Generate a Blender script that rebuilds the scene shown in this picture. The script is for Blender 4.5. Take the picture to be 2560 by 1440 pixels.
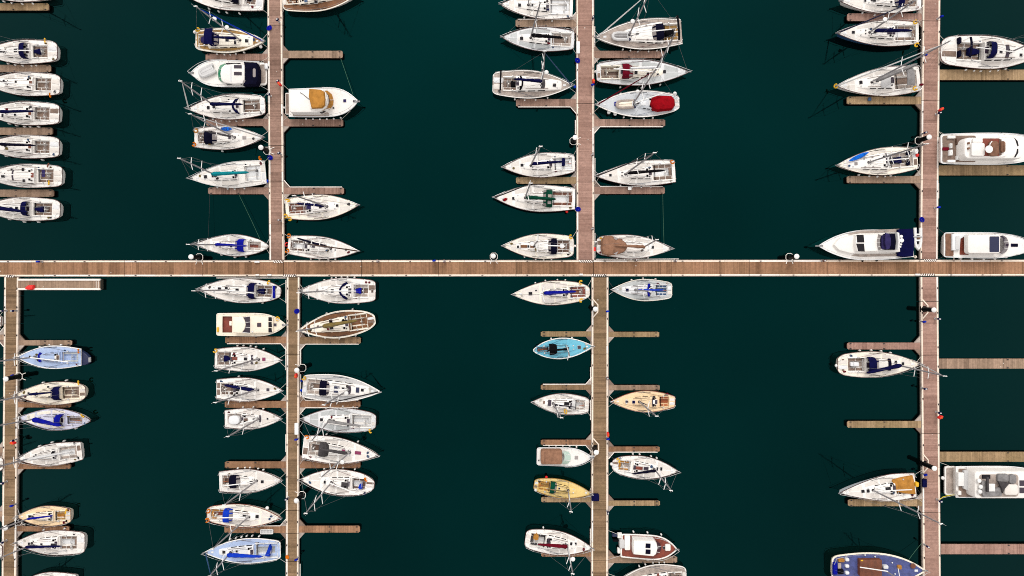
import bpy, math, random
from mathutils import Vector
random.seed(11)
for o in list(bpy.data.objects):
    bpy.data.objects.remove(o, do_unlink=True)
sc = bpy.context.scene

# ------------------------------------------------------------------ camera, sky, sun, exposure
# The drone hovers 100 m above the water and looks straight down.
# 1 m on the water = 17.5 px of the 2560 px wide photograph.
S = 17.5
H = 100.0
NX, NY = 0.3, 1.4            # the point of the water right below the drone
WIDE = 2560.0 / S
cam = bpy.data.cameras.new("camera")
cam.sensor_width = 36.0
cam.lens = 36.0 * H / WIDE
cam.shift_x = -NX / WIDE
cam.shift_y = -NY / WIDE
cam.clip_start = 1.0
cam.clip_end = 6000.0
cam_o = bpy.data.objects.new("camera", cam)
cam_o.location = (NX, NY, H)
cam_o.rotation_euler = (0, 0, 0)
sc.collection.objects.link(cam_o)
sc.camera = cam_o

SUN_EL, SUN_AZ = 48.0, 0.0     # overcast: a weak, very soft sun, high in the north (photo: up)
world = bpy.data.worlds.new("World")
sc.world = world
world.use_nodes = True
wn = world.node_tree
wn.nodes.clear()
sky = wn.nodes.new("ShaderNodeTexSky")
sky.sky_type = 'NISHITA'
sky.sun_disc = False
sky.sun_elevation = math.radians(SUN_EL)
sky.sun_rotation = math.radians(SUN_AZ)
sky.air_density = 1.0
sky.dust_density = 6.0
sky.ozone_density = 1.0
hs = wn.nodes.new("ShaderNodeHueSaturation")      # cloud cover: the sky's blue is mostly greyed out
hs.inputs["Saturation"].default_value = 0.12
bg = wn.nodes.new("ShaderNodeBackground")
bg.inputs["Strength"].default_value = 0.15
wo = wn.nodes.new("ShaderNodeOutputWorld")
wn.links.new(sky.outputs[0], hs.inputs["Color"])
cl = wn.nodes.new("ShaderNodeMix"); cl.data_type = 'RGBA'     # an even layer of cloud over the clear sky
cl.inputs["Factor"].default_value = 0.72
cl.inputs["B"].default_value = (6.3, 6.15, 6.0, 1)
cn = wn.nodes.new("ShaderNodeTexNoise")                     # soft lighter and darker cloud all over the sky
cn.inputs["Scale"].default_value = 3.2; cn.inputs["Detail"].default_value = 7.0
ct = wn.nodes.new("ShaderNodeTexCoord")
cr_ = wn.nodes.new("ShaderNodeMapRange")
cr_.inputs["From Min"].default_value = 0.3; cr_.inputs["From Max"].default_value = 0.7
cr_.inputs["To Min"].default_value = 0.80; cr_.inputs["To Max"].default_value = 1.2
cm = wn.nodes.new("ShaderNodeVectorMath"); cm.operation = 'SCALE'
cm.inputs[0].default_value = (6.45, 6.12, 5.9)
wn.links.new(ct.outputs["Generated"], cn.inputs["Vector"])
wn.links.new(cn.outputs["Fac"], cr_.inputs["Value"])
wn.links.new(cr_.outputs[0], cm.inputs["Scale"])
wn.links.new(cm.outputs[0], cl.inputs["B"])
wn.links.new(hs.outputs[0], cl.inputs["A"])
wn.links.new(cl.outputs["Result"], bg.inputs["Color"])
wn.links.new(bg.outputs[0], wo.inputs["Surface"])

sun = bpy.data.lights.new("sun", 'SUN')
sun.energy = 1.0
sun.angle = math.radians(25)
sun.color = (1.0, 0.95, 0.88)
sun_o = bpy.data.objects.new("sun", sun)
d = Vector((math.sin(math.radians(SUN_AZ)) * math.cos(math.radians(SUN_EL)),
            math.cos(math.radians(SUN_AZ)) * math.cos(math.radians(SUN_EL)),
            math.sin(math.radians(SUN_EL))))
sun_o.rotation_euler = d.to_track_quat('Z', 'Y').to_euler()
sun_o.location = d * 300
sc.collection.objects.link(sun_o)

sc.view_settings.view_transform = 'Standard'
sc.view_settings.look = 'None'
sc.view_settings.gamma = 1.0
sc.view_settings.use_curve_mapping = False
sc.view_settings.exposure = 0.40
sc.cycles.use_denoising = False
sc.cycles.pixel_filter_type = 'BLACKMAN_HARRIS'
sc.cycles.filter_width = 1.0

# ------------------------------------------------------------------ materials
def lin(c):
    c = c / 255.0
    return c / 12.92 if c <= 0.04045 else ((c + 0.055) / 1.055) ** 2.4

MATS = {}
COL = dict(
    white=(246, 241, 236), cool=(226, 228, 230), cream=(243, 232, 212), ivory=(246, 237, 222),
    peach=(242, 212, 170), yellowcream=(235, 205, 130), lightgrey=(200, 200, 200), grey=(140, 138, 138),
    darkgrey=(75, 72, 74), black=(14, 13, 18), navy=(10, 12, 62), darknavy=(10, 10, 34),
    royal=(14, 22, 150), blue=(20, 60, 190), brightblue=(20, 110, 225), teal=(20, 140, 150),
    green=(8, 70, 52), seagreen=(20, 130, 95), maroon=(110, 14, 34), red=(150, 8, 22), bright_red=(225, 28, 22),
    orange=(225, 120, 20), yellow=(232, 180, 20), tan=(188, 132, 62), khaki=(130, 112, 66),
    brown=(112, 60, 34), redbrown=(125, 52, 32), cocoa=(132, 98, 80), teak=(128, 106, 92), teakdark=(96, 70, 56),
    goldteak=(160, 120, 52), richteak=(118, 72, 30), greyteak=(172, 158, 148), skydeck=(170, 190, 225),
    cyandeck=(104, 188, 214), lavender=(205, 206, 226), palebluegrey=(208, 213, 218), greydeck=(186, 190, 190),
    bluedeck=(66, 76, 132), nonslip=(224, 218, 211), wood=(165, 80, 30), alu=(172, 168, 168), chrome=(200, 200, 200), spar=(150, 147, 150),
    rope=(210, 205, 195), greenrope=(60, 110, 85), yellowrope=(215, 200, 40), glass=(12, 8, 18), smoke=(56, 46, 60), vinyl=(150, 142, 140),
    greenglass=(20, 130, 92), aquaglass=(186, 208, 196), magenta=(130, 30, 80), railbrown=(92, 60, 56), hullblue=(30, 70, 110),
    hullnavy=(14, 26, 66), kerb=(246, 228, 210), kerbwhite=(246, 238, 230), steel=(120, 120, 122), concrete=(70, 68, 62), pileblack=(10, 10, 12),
    plastic=(238, 238, 236), purple=(52, 46, 92), sandcanvas=(150, 112, 90))
ROUGH = dict(glass=0.08, smoke=0.1, chrome=0.25, alu=0.4, spar=0.45, greenglass=0.1, aquaglass=0.12, vinyl=0.25,
             white=0.38, cream=0.38, ivory=0.38, cool=0.4, plastic=0.35)
CANVAS = {'navy', 'darknavy', 'royal', 'blue', 'teal', 'green', 'maroon', 'red', 'tan', 'khaki', 'cocoa', 'grey', 'darkgrey', 'black',
          'brightblue', 'purple', 'sandcanvas', 'orange'}

def mat(key):
    if key in MATS:
        return MATS[key]
    rgb = COL[key]
    m = bpy.data.materials.new(key)
    m.use_nodes = True
    nt = m.node_tree
    b = nt.nodes["Principled BSDF"]
    col = [min(0.80, lin(c) * 0.88) for c in rgb]
    tc = nt.nodes.new("ShaderNodeTexCoord")
    oi = nt.nodes.new("ShaderNodeObjectInfo")
    ad = nt.nodes.new("ShaderNodeVectorMath"); ad.operation = 'MULTIPLY_ADD'
    ad.inputs[1].default_value = (37.0, 19.0, 53.0)
    nt.links.new(oi.outputs["Random"], ad.inputs[0])
    nt.links.new(tc.outputs["Object"], ad.inputs[2])
    n1 = nt.nodes.new("ShaderNodeTexNoise")
    n1.inputs["Scale"].default_value = 1.7; n1.inputs["Detail"].default_value = 6.0; n1.inputs["Roughness"].default_value = 0.65
    nt.links.new(ad.outputs[0], n1.inputs["Vector"])
    canvas = key in CANVAS
    teakish = 'teak' in key or key in ('brown', 'redbrown', 'wood')
    mr = nt.nodes.new("ShaderNodeMapRange")
    mr.inputs["From Min"].default_value = 0.3; mr.inputs["From Max"].default_value = 0.7
    lo, hi = (0.6, 1.1) if canvas else ((0.62, 1.3) if teakish else ((0.6, 1.35) if key == 'bluedeck' else (0.9, 1.03)))
    mr.inputs["To Min"].default_value = lo; mr.inputs["To Max"].default_value = hi
    nt.links.new(n1.outputs["Fac"], mr.inputs["Value"])
    ro = nt.nodes.new("ShaderNodeMapRange")
    ro.inputs["To Min"].default_value = 0.9; ro.inputs["To Max"].default_value = 1.06
    nt.links.new(oi.outputs["Random"], ro.inputs["Value"])
    mu = nt.nodes.new("ShaderNodeMath"); mu.operation = 'MULTIPLY'
    nt.links.new(mr.outputs[0], mu.inputs[0]); nt.links.new(ro.outputs[0], mu.inputs[1])
    sc_ = nt.nodes.new("ShaderNodeVectorMath"); sc_.operation = 'SCALE'
    sc_.inputs[0].default_value = col
    nt.links.new(mu.outputs[0], sc_.inputs["Scale"])
    out = sc_.outputs[0]
    if teakish:                                       # caulking lines between the narrow laid planks
        wv = nt.nodes.new("ShaderNodeTexWave"); wv.wave_type = 'BANDS'; wv.bands_direction = 'Y'
        wv.inputs["Scale"].default_value = 5.0; wv.inputs["Distortion"].default_value = 0.3
        nt.links.new(tc.outputs["Object"], wv.inputs["Vector"])
        mw = nt.nodes.new("ShaderNodeMapRange")
        mw.inputs["To Min"].default_value = 0.8; mw.inputs["To Max"].default_value = 1.08
        nt.links.new(wv.outputs["Fac"], mw.inputs["Value"])
        s2 = nt.nodes.new("ShaderNodeVectorMath"); s2.operation = 'SCALE'
        nt.links.new(out, s2.inputs[0]); nt.links.new(mw.outputs[0], s2.inputs["Scale"])
        out = s2.outputs[0]
    nt.links.new(out, b.inputs["Base Color"])
    b.inputs["Roughness"].default_value = ROUGH.get(key, 0.85 if canvas else 0.55)
    if canvas:
        b.inputs["Specular IOR Level"].default_value = 0.06
        bp = nt.nodes.new("ShaderNodeBump"); bp.inputs["Strength"].default_value = 0.35; bp.inputs["Distance"].default_value = 0.06
        n2 = nt.nodes.new("ShaderNodeTexNoise"); n2.inputs["Scale"].default_value = 5.0; n2.inputs["Detail"].default_value = 3.0
        nt.links.new(ad.outputs[0], n2.inputs["Vector"])
        nt.links.new(n2.outputs["Fac"], bp.inputs["Height"]); nt.links.new(bp.outputs[0], b.inputs["Normal"])
    if key in ('pileblack', 'glass', 'concrete'):
        b.inputs["Specular IOR Level"].default_value = 0.12 if key != 'glass' else 0.3
    if key in ('chrome', 'alu'):
        b.inputs["Metallic"].default_value = 0.3
    MATS[key] = m
    return m

def plank_mat(key, dark, light, tint):
    """weathered boards: every plank its own tone (face attribute), blotches and droppings over them"""
    m = bpy.data.materials.new(key); m.use_nodes = True
    nt = m.node_tree; b = nt.nodes["Principled BSDF"]
    at = nt.nodes.new("ShaderNodeAttribute"); at.attribute_name = "tone"
    ramp = nt.nodes.new("ShaderNodeValToRGB")
    ramp.color_ramp.elements[0].position = 0.0
    ramp.color_ramp.elements[0].color = [lin(c) for c in dark] + [1]
    ramp.color_ramp.elements[1].position = 1.0
    ramp.color_ramp.elements[1].color = [lin(c) for c in light] + [1]
    nt.links.new(at.outputs["Fac"], ramp.inputs[0])
    ge = nt.nodes.new("ShaderNodeNewGeometry")
    n1 = nt.nodes.new("ShaderNodeTexNoise"); n1.inputs["Scale"].default_value = 0.22; n1.inputs["Detail"].default_value = 5.0
    nt.links.new(ge.outputs["Position"], n1.inputs["Vector"])
    mx = nt.nodes.new("ShaderNodeMix"); mx.data_type = 'RGBA'
    mr = nt.nodes.new("ShaderNodeMapRange"); mr.inputs["From Min"].default_value = 0.42; mr.inputs["From Max"].default_value = 0.68
    mr.inputs["To Max"].default_value = 0.55
    nt.links.new(n1.outputs["Fac"], mr.inputs["Value"]); nt.links.new(mr.outputs[0], mx.inputs["Factor"])
    nt.links.new(ramp.outputs[0], mx.inputs["A"]); mx.inputs["B"].default_value = [lin(c) for c in tint] + [1]
    n2 = nt.nodes.new("ShaderNodeTexNoise"); n2.inputs["Scale"].default_value = 3.0; n2.inputs["Detail"].default_value = 6.0
    nt.links.new(ge.outputs["Position"], n2.inputs["Vector"])
    m2 = nt.nodes.new("ShaderNodeMapRange"); m2.inputs["From Min"].default_value = 0.3; m2.inputs["From Max"].default_value = 0.7
    m2.inputs["To Min"].default_value = 0.84; m2.inputs["To Max"].default_value = 1.14
    nt.links.new(n2.outputs["Fac"], m2.inputs["Value"])
    sv = nt.nodes.new("ShaderNodeVectorMath"); sv.operation = 'SCALE'
    nt.links.new(mx.outputs["Result"], sv.inputs[0]); nt.links.new(m2.outputs[0], sv.inputs["Scale"])
    vo = nt.nodes.new("ShaderNodeTexVoronoi"); vo.inputs["Scale"].default_value = 0.55       # gull droppings
    nt.links.new(ge.outputs["Position"], vo.inputs["Vector"])
    lt = nt.nodes.new("ShaderNodeMath"); lt.operation = 'LESS_THAN'; lt.inputs[1].default_value = 0.045
    nt.links.new(vo.outputs["Distance"], lt.inputs[0])
    m3 = nt.nodes.new("ShaderNodeMix"); m3.data_type = 'RGBA'
    nt.links.new(lt.outputs[0], m3.inputs["Factor"]); nt.links.new(sv.outputs[0], m3.inputs["A"])
    m3.inputs["B"].default_value = (0.55, 0.5, 0.45, 1)
    nt.links.new(m3.outputs["Result"], b.inputs["Base Color"])
    b.inputs["Roughness"].default_value = 0.8
    b.inputs["Specular IOR Level"].default_value = 0.3
    MATS[key] = m
plank_mat('plank_rose', (114, 88, 76), (160, 129, 115), (134, 108, 93))
plank_mat('plank_brown', (110, 79, 56), (160, 120, 92), (130, 100, 72))
plank_mat('plank_olive', (100, 79, 57), (146, 119, 92), (118, 99, 70))
plank_mat('plank_grey', (116, 96, 80), (164, 138, 118), (136, 115, 94))
plank_mat('plank_lichen', (118, 97, 70), (164, 138, 106), (138, 118, 82))
plank_mat('plank_mauve', (128, 97, 86), (170, 136, 123), (144, 112, 98))

def water_mat():
    m = bpy.data.materials.new("harbour_water"); m.use_nodes = True
    nt = m.node_tree; b = nt.nodes["Principled BSDF"]
    b.inputs["Base Color"].default_value = (0.0002, 0.0014, 0.0015, 1)
    b.inputs["Roughness"].default_value = 0.012
    b.inputs["IOR"].default_value = 1.333
    b.inputs["Specular IOR Level"].default_value = 0.5
    b.inputs["Specular Tint"].default_value = (0.015, 0.84, 0.84, 1)      # green harbour water
    ge = nt.nodes.new("ShaderNodeNewGeometry")
    mp = nt.nodes.new("ShaderNodeMapping"); mp.inputs["Scale"].default_value = (1.0, 0.8, 1.0); mp.inputs["Rotation"].default_value = (0, 0, 0.5)
    nt.links.new(ge.outputs["Position"], mp.inputs["Vector"])
    n1 = nt.nodes.new("ShaderNodeTexNoise"); n1.inputs["Scale"].default_value = 1.6; n1.inputs["Detail"].default_value = 5.0
    n1.inputs["Roughness"].default_value = 0.6
    nt.links.new(mp.outputs[0], n1.inputs["Vector"])
    n2 = nt.nodes.new("ShaderNodeTexNoise"); n2.inputs["Scale"].default_value = 0.09; n2.inputs["Detail"].default_value = 3.0
    nt.links.new(ge.outputs["Position"], n2.inputs["Vector"])
    st = nt.nodes.new("ShaderNodeMapRange"); st.inputs["To Min"].default_value = 0.35; st.inputs["To Max"].default_value = 1.0
    st.inputs["From Min"].default_value = 0.35; st.inputs["From Max"].default_value = 0.65
    nt.links.new(n2.outputs["Fac"], st.inputs["Value"])
    mu = nt.nodes.new("ShaderNodeMath"); mu.operation = 'MULTIPLY'
    nt.links.new(n1.outputs["Fac"], mu.inputs[0]); nt.links.new(st.outputs[0], mu.inputs[1])
    bp = nt.nodes.new("ShaderNodeBump"); bp.inputs["Strength"].default_value = 1.0; bp.inputs["Distance"].default_value = 0.0045
    nt.links.new(mu.outputs[0], bp.inputs["Height"]); nt.links.new(bp.outputs[0], b.inputs["Normal"])
    MATS['water'] = m
water_mat()

# ------------------------------------------------------------------ mesh helpers
def wxy(px, py, z=0.0):
    """photograph pixel -> ground position of a point that lies z metres above the water"""
    X = (px - 1280.0) / S; Y = (720.0 - py) / S
    k = (H - z) / H
    return Vector((NX + (X - NX) * k, NY + (Y - NY) * k, z))

class MB:
    def __init__(s):
        s.v = []; s.f = []; s.tone = None
    def add(s, vs, fs):
        o = len(s.v); s.v.extend(tuple(q) for q in vs); s.f.extend(tuple(i + o for i in f) for f in fs)
    def box(s, x0, x1, y0, y1, z0, z1):
        x0, x1 = min(x0, x1), max(x0, x1); y0, y1 = min(y0, y1), max(y0, y1)
        s.add([(x0, y0, z0), (x1, y0, z0), (x1, y1, z0), (x0, y1, z0), (x0, y0, z1), (x1, y0, z1), (x1, y1, z1), (x0, y1, z1)],
              [(3, 2, 1, 0), (4, 5, 6, 7), (0, 1, 5, 4), (1, 2, 6, 5), (2, 3, 7, 6), (3, 0, 4, 7)])
        return s
    def slab(s, poly, z0, z1, bev=0.0, zf=None):
        """upright prism over a plan outline with a rounded-off top edge; zf(x,y) may lift it onto a curved deck"""
        a = sum(poly[i][0] * poly[(i + 1) % len(poly)][1] - poly[(i + 1) % len(poly)][0] * poly[i][1] for i in range(len(poly)))
        if a < 0: poly = poly[::-1]
        n = len(poly)
        def inset(d):
            out = []
            for i in range(n):
                p0 = Vector(poly[i - 1]); p1 = Vector(poly[i]); p2 = Vector(poly[(i + 1) % n])
                e1 = (p1 - p0); e2 = (p2 - p1)
                if e1.length < 1e-6 or e2.length < 1e-6: out.append(tuple(p1)); continue
                e1.normalize(); e2.normalize()
                n1 = Vector((-e1.y, e1.x)); n2 = Vector((-e2.y, e2.x)); bi = n1 + n2
                if bi.length < 1e-3: out.append(tuple(p1)); continue
                bi.normalize(); c = max(0.4, bi.dot(n1))
                out.append(tuple(p1 + bi * (d / c)))
            return out
        rings = [(poly, z0)]
        if bev > 0:
            rings += [(poly, z1 - bev), (inset(bev * 0.35), z1 - bev * 0.3), (inset(bev), z1)]
        else:
            rings += [(poly, z1)]
        o = len(s.v)
        for pl, z in rings:
            for q in pl:
                s.v.append((q[0], q[1], z + (zf(q[0], q[1]) if zf else 0.0)))
        for r in range(len(rings) - 1):
            for i in range(n):
                j = (i + 1) % n
                s.f.append((o + r * n + i, o + r * n + j, o + (r + 1) * n + j, o + (r + 1) * n + i))
        s.f.append(tuple(o + (len(rings) - 1) * n + i for i in range(n)))
        s.f.append(tuple(o + i for i in range(n - 1, -1, -1)))
        return s
    def loft(s, rings, closed=True, cap=True):
        n = len(rings[0]); o = len(s.v)
        for r in rings: s.v.extend(tuple(q) for q in r)
        for k in range(len(rings) - 1):
            for i in range(n if closed else n - 1):
                j = (i + 1) % n
                s.f.append((o + k * n + i, o + k * n + j, o + (k + 1) * n + j, o + (k + 1) * n + i))
        if cap and closed:
            s.f.append(tuple(o + i for i in range(n - 1, -1, -1)))
            s.f.append(tuple(o + (len(rings) - 1) * n + i for i in range(n)))
        return s
    def tube(s, pts, r, n=6, closed=False, flat=1.0):
        pts = [Vector(p) for p in pts]; m = len(pts)
        rs = r if isinstance(r, (list, tuple)) else [r] * m
        rings = []
        for i in range(m):
            if closed: t = pts[(i + 1) % m] - pts[i - 1]
            else: t = pts[min(i + 1, m - 1)] - pts[max(i - 1, 0)]
            if t.length < 1e-9: t = Vector((1, 0, 0))
            t.normalize()
            up = Vector((0, 0, 1)) if abs(t.z) < 0.9 else Vector((1, 0, 0))
            a = t.cross(up).normalized(); b = a.cross(t).normalized()
            rings.append([pts[i] + (a * math.cos(2 * math.pi * k / n) + b * math.sin(2 * math.pi * k / n) * flat) * rs[i] for k in range(n)])
        if closed: rings.append(rings[0])
        return s.loft(rings, True, not closed)
    def lathe(s, prof, n=12, c=(0, 0, 0)):
        rings = [[(c[0] + r * math.cos(2 * math.pi * k / n), c[1] + r * math.sin(2 * math.pi * k / n), c[2] + z) for k in range(n)] for r, z in prof]
        return s.loft(rings, True, True)
    def mesh(s, name, m, smooth=True):
        me = bpy.data.meshes.new(name)
        me.from_pydata(s.v, [], s.f)
        if m: me.materials.append(mat(m) if isinstance(m, str) and m in COL else (MATS[m] if isinstance(m, str) else m))
        if smooth:
            me.polygons.foreach_set("use_smooth", [True] * len(me.polygons))
            me.set_sharp_from_angle(angle=math.radians(38))
        return me

LINK = sc.collection.objects.link
def put(name, me, parent=None, loc=None, rot=None, scale=None, label=None):
    o = bpy.data.objects.new(name, me)
    LINK(o)
    if parent is not None: o.parent = parent
    if loc is not None: o.location = loc
    if rot is not None: o.rotation_euler = rot
    if scale is not None: o.scale = scale
    if label: o["label"] = label
    return o
def part(name, mb, m, parent, smooth=True, label=None):
    return put(name, mb.mesh(name, m, smooth), parent, label=label)
def tag(o, label, cat, group=None):
    o["label"] = label; o["category"] = cat
    if group: o["group"] = group
    return o
def empty(name, loc, rz=0.0):
    o = bpy.data.objects.new(name, None); LINK(o)
    o.empty_display_size = 0.3
    o.location = loc; o.rotation_euler = (0, 0, rz)
    return o
def rrect(x0, y0, x1, y1, r, n=4):
    x0, x1 = min(x0, x1), max(x0, x1); y0, y1 = min(y0, y1), max(y0, y1)
    r = min(r, (x1 - x0) * 0.499, (y1 - y0) * 0.499)
    out = []
    for cx, cy, a0 in ((x1 - r, y1 - r, 0), (x0 + r, y1 - r, 90), (x0 + r, y0 + r, 180), (x1 - r, y0 + r, 270)):
        for k in range(n + 1):
            a = math.radians(a0 + 90.0 * k / n)
            out.append((cx + r * math.cos(a), cy + r * math.sin(a)))
    return out
CACHE = {}
def shared(key, fn, m):
    k = (key, m)
    if k not in CACHE:
        mb = MB(); fn(mb); CACHE[k] = mb.mesh(key, m)
    return CACHE[k]

# ------------------------------------------------------------------ the setting: water
mb = MB()
R = 2500.0
mb.add([(-R, -R, 0), (R, -R, 0), (R, R, 0), (-R, R, 0)], [(0, 1, 2, 3)])
water = put("harbour_water", mb.mesh("harbour_water", 'water', False))
water["kind"] = "structure"
mb = MB()
mb.add([(-R, -R, -6), (R, -R, -6), (R, R, -6), (-R, R, -6)], [(0, 1, 2, 3)])
bed = put("harbour_bed", mb.mesh("harbour_bed", 'concrete', False)); bed["kind"] = "structure"

# ------------------------------------------------------------------ pontoons
DZ = 0.55      # height of the decking above the water
def planks(mbx, tones, rng, base, a0, a1, w0, w1, along_x, zt, shrink=None, pw=0.142, gap=0.014):
    """boards laid across; a = running direction, w = across"""
    n = max(1, int(round((a1 - a0) / pw))); st = (a1 - a0) / n
    grp = rng.random(); left = 0; gt = 0.5
    for i in range(n):
        if left <= 0:
            left = rng.choice((3, 5, 6, 6, 8, 11)); gt = min(1, max(0, rng.gauss(0.5, 0.2)))
        left -= 1
        t = min(1, max(0, gt + rng.gauss(0, 0.13)))
        p0 = a0 + i * st + gap / 2; p1 = a0 + (i + 1) * st - gap / 2
        s = shrink(0.5 * (p0 + p1)) if shrink else 0.0
        z = zt + rng.uniform(-0.003, 0.003)
        j0, j1 = rng.uniform(-.006, .006), rng.uniform(-.006, .006)
        if along_x: mbx.box(p0, p1, w0 + s + j0, w1 - s + j1, zt - 0.03, z)
        else: mbx.box(w0 + s + j0, w1 - s + j1, p0, p1, zt - 0.03, z)
        tones.extend([t] * 6)

def tone_mesh(mbx, tones, m):
    me = mbx.mesh("planks", m, False)
    at = me.attributes.new("tone", 'FLOAT', 'FACE')
    at.data.foreach_set("value", tones)
    return me

def cleat_fn(mb):
    mb.tube([(-0.16, 0, 0.10), (-0.1, 0, 0.12), (0.1, 0, 0.12), (0.16, 0, 0.10)], [0.018, 0.03, 0.03, 0.018], 6)
    mb.box(-0.09, 0.09, -0.05, 0.05, 0.0, 0.1)

def walkway(name, label, x0, y0, x1, y1, wpx, palette, joints, seed, kerb='kerb', kw=0.29):
    """floating walkway between two pixel points of its centre line (x0,y0)-(x1,y1)"""
    rng = random.Random(seed)
    A = wxy(x0, y0, DZ); B = wxy(x1, y1, DZ)
    L = (B - A).length; ang = math.atan2(B.y - A.y, B.x - A.x)
    W = wpx / S * (H - DZ) / H
    root = empty(name, (A.x, A.y, 0), ang)
    tag(root, label, "pontoon", "floating walkways of the marina")
    js = sorted(set([0.0] + [j for j in joints if 1.0 < j < L - 1.0] + [L]))
    for a, b in zip(js[:-1], js[1:]):
        fl = MB(); fl.slab(rrect(a + 0.05, -W / 2 + 0.05, b - 0.05, W / 2 - 0.05, 0.15), -0.35, DZ - 0.06, 0.0)
        section = part("float", fl, 'concrete', root)
        px = MB(); tn = []
        planks(px, tn, rng, 0.5, a + 0.03, b - 0.03, -W / 2 + kw - 0.02, W / 2 - kw + 0.02, True, DZ)
        pl = put("planks", tone_mesh(px, tn, palette), section); pl["kind"] = "stuff"
        for s in (-1, 1):
            # cream timber kerb in lengths of a few metres, and the weathered rubbing strake outside it
            k = a + 0.02
            while k < b - 0.1:
                e = min(b - 0.02, k + rng.uniform(3.2, 5.6))
                if b - e < 1.0: e = b - 0.02
                ke = MB(); c0 = s * (W / 2 - kw * 0.62); h0 = kw * 0.36
                ke.slab(rrect(k, c0 - h0, e - 0.015, c0 + h0, 0.03, 2), DZ - 0.05, DZ + 0.065 + rng.uniform(-.004, .004), 0.03)
                part("kerb_timber", ke, kerb if rng.random() < 0.8 else 'kerbwhite', root)
                k = e
            st = MB(); c0 = s * (W / 2 - kw * 0.1)
            st.box(a + 0.03, b - 0.03, c0 - kw * 0.13, c0 + kw * 0.13, DZ - 0.28, DZ + 0.005)
            part("rubbing_strake", st, 'greyteak', root, False)
            x = a + 1.6
            while x < b - 1.0:
                put("cleat", shared("cleat", cleat_fn, 'darkgrey'), root, (x, s * (W / 2 - kw * 0.6), DZ + 0.065)); x += rng.uniform(4.2, 5.4)
    return root

FINGER_NO = {}
def finger(xa, xb, yc, hpx, palette, label, strip=None, seed=0, gus=30, root_h=20):
    """finger pontoon from its root pixel xa (at the walkway) to its free end xb"""
    rng = random.Random(1000 + seed)
    A = wxy(xa, yc, DZ); B = wxy(xb, yc, DZ)
    L = abs(B.x - A.x); sgn = 1 if B.x > A.x else -1
    W = hpx / S * (H - DZ) / H
    root = empty("finger_pontoon", (A.x, A.y, 0), 0.0 if sgn > 0 else math.pi)
    tag(root, label, "finger pontoon", "finger pontoons between the berths")
    r = min(0.3, W * 0.35)
    fl = MB(); fl.slab(rrect(0.0, -W / 2 + 0.04, L - 0.03, W / 2 - 0.04, r), DZ - 0.3, DZ - 0.035, 0.0)
    fr = part("frame", fl, 'teakdark', root)
    k = 0.6
    while k < L - 1.5:                                     # concrete floats under the frame
        f2 = MB(); f2.box(k, k + 2.0, -W / 2 + 0.12, W / 2 - 0.12, -0.3, DZ - 0.3); part("float", f2, 'concrete', root, False); k += 2.9
    def shrink(x):
        d = L - x
        return r - math.sqrt(max(0, r * r - (r - d) ** 2)) if d < r else 0.0
    px = MB(); tn = []
    planks(px, tn, rng, .5, 0.0, L, -W / 2, W / 2, True, DZ, shrink)
    pl = put("planks", tone_mesh(px, tn, palette), fr); pl["kind"] = "stuff"
    gl = gus * 0.31 / S; gh = gus * 0.55 / S
    for s in (-1, 1) if gus else ():
        g = MB(); g.slab([(0.0, s * W / 2), (gl * 1.6, s * W / 2), (0.0, s * (W / 2 + gh))], DZ - 0.22, DZ - 0.004, 0.02)
        part("gusset", g, 'teak' if s > 0 else 'greyteak', root, False)
    for s in (-1, 1):
        north = (s * sgn > 0)
        if strip and (('N' in strip) if north else ('S' in strip)):
            e = MB(); y0 = s * (W / 2 + 0.05)
            e.tube([(0.02, s * (W / 2 + gh + 0.06), DZ), (gl * 1.6, y0, DZ), (L - 0.3, y0, DZ)], 0.065, 6)
            part("fender_strip", e, 'kerbwhite', root)
    for x in (L - 0.45, L * 0.5):
        for s in (-1, 1):
            put("cleat", shared("cleat", cleat_fn, 'darkgrey'), root, (x, s * (W / 2 - 0.13), DZ))
    return root

JW = 11.06
main = walkway("main_pier", "long brown timber walkway crossing the whole marina from side to side", -180, 671.5, 2740, 669.5, 41,
               'plank_brown', [((x + 180) / S) * (H - DZ) / H for x in (-90, 110, 312, 507, 709, 904, 1097, 1290, 1484, 1678, 1873, 2070, 2270, 2475, 2680)], 1)
VJ = lambda ys, y0: [abs(y - y0) / S * (H - DZ) / H for y in ys]
W_B = walkway("walkway", "timber walkway above the main pier between the navy canopied cruiser and the tan canvas cruiser", 686.5, -60, 692, 650, 38,
        'plank_rose', VJ((63, 260, 364, 455, 560), -60), 2)
W_C = walkway("walkway", "timber walkway above the main pier carrying the white box, in the middle of the picture", 1462.5, -60, 1463.5, 650, 45,
        'plank_mauve', VJ((63, 259, 455), -60), 3)
W_D = walkway("walkway", "timber walkway above the main pier at the right, beside the three big motor yachts", 2329, -60, 2322, 648, 45,
        'plank_mauve', VJ((52, 252, 450), -60), 4)
walkway("walkway", "timber walkway at the lower left edge of the picture, beside the red tarpaulin", 29, 693, 22, 1510, 37,
        'plank_olive', VJ((740, 810, 885, 1090, 1288, 1418), 693), 5)
W_F = walkway("walkway", "olive brown timber walkway below the main pier, beside the cream motor cruiser with brown cockpit", 733, 693, 730.5, 1510, 33,
        'plank_olive', VJ((887, 1083, 1276, 1334, 1404), 693), 6)
W_G = walkway("walkway", "olive brown timber walkway below the main pier, beside the turquoise decked yacht", 1500, 693, 1499, 1510, 43,
        'plank_olive', VJ((885, 1080, 1275, 1402), 693), 7, kw=0.3)
walkway("walkway", "mauve grey timber walkway below the main pier at the right, beside the blue decked yacht", 2323, 692, 2330, 1510, 45,
        'plank_mauve', VJ((754, 888, 1084, 1281), 692), 8)
walkway("walkway", "timber walkway above the main pier just past the left edge of the picture", -72, -60, -72, 651, 38,
        'plank_rose', VJ((63, 260, 455), -60), 9)

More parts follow.
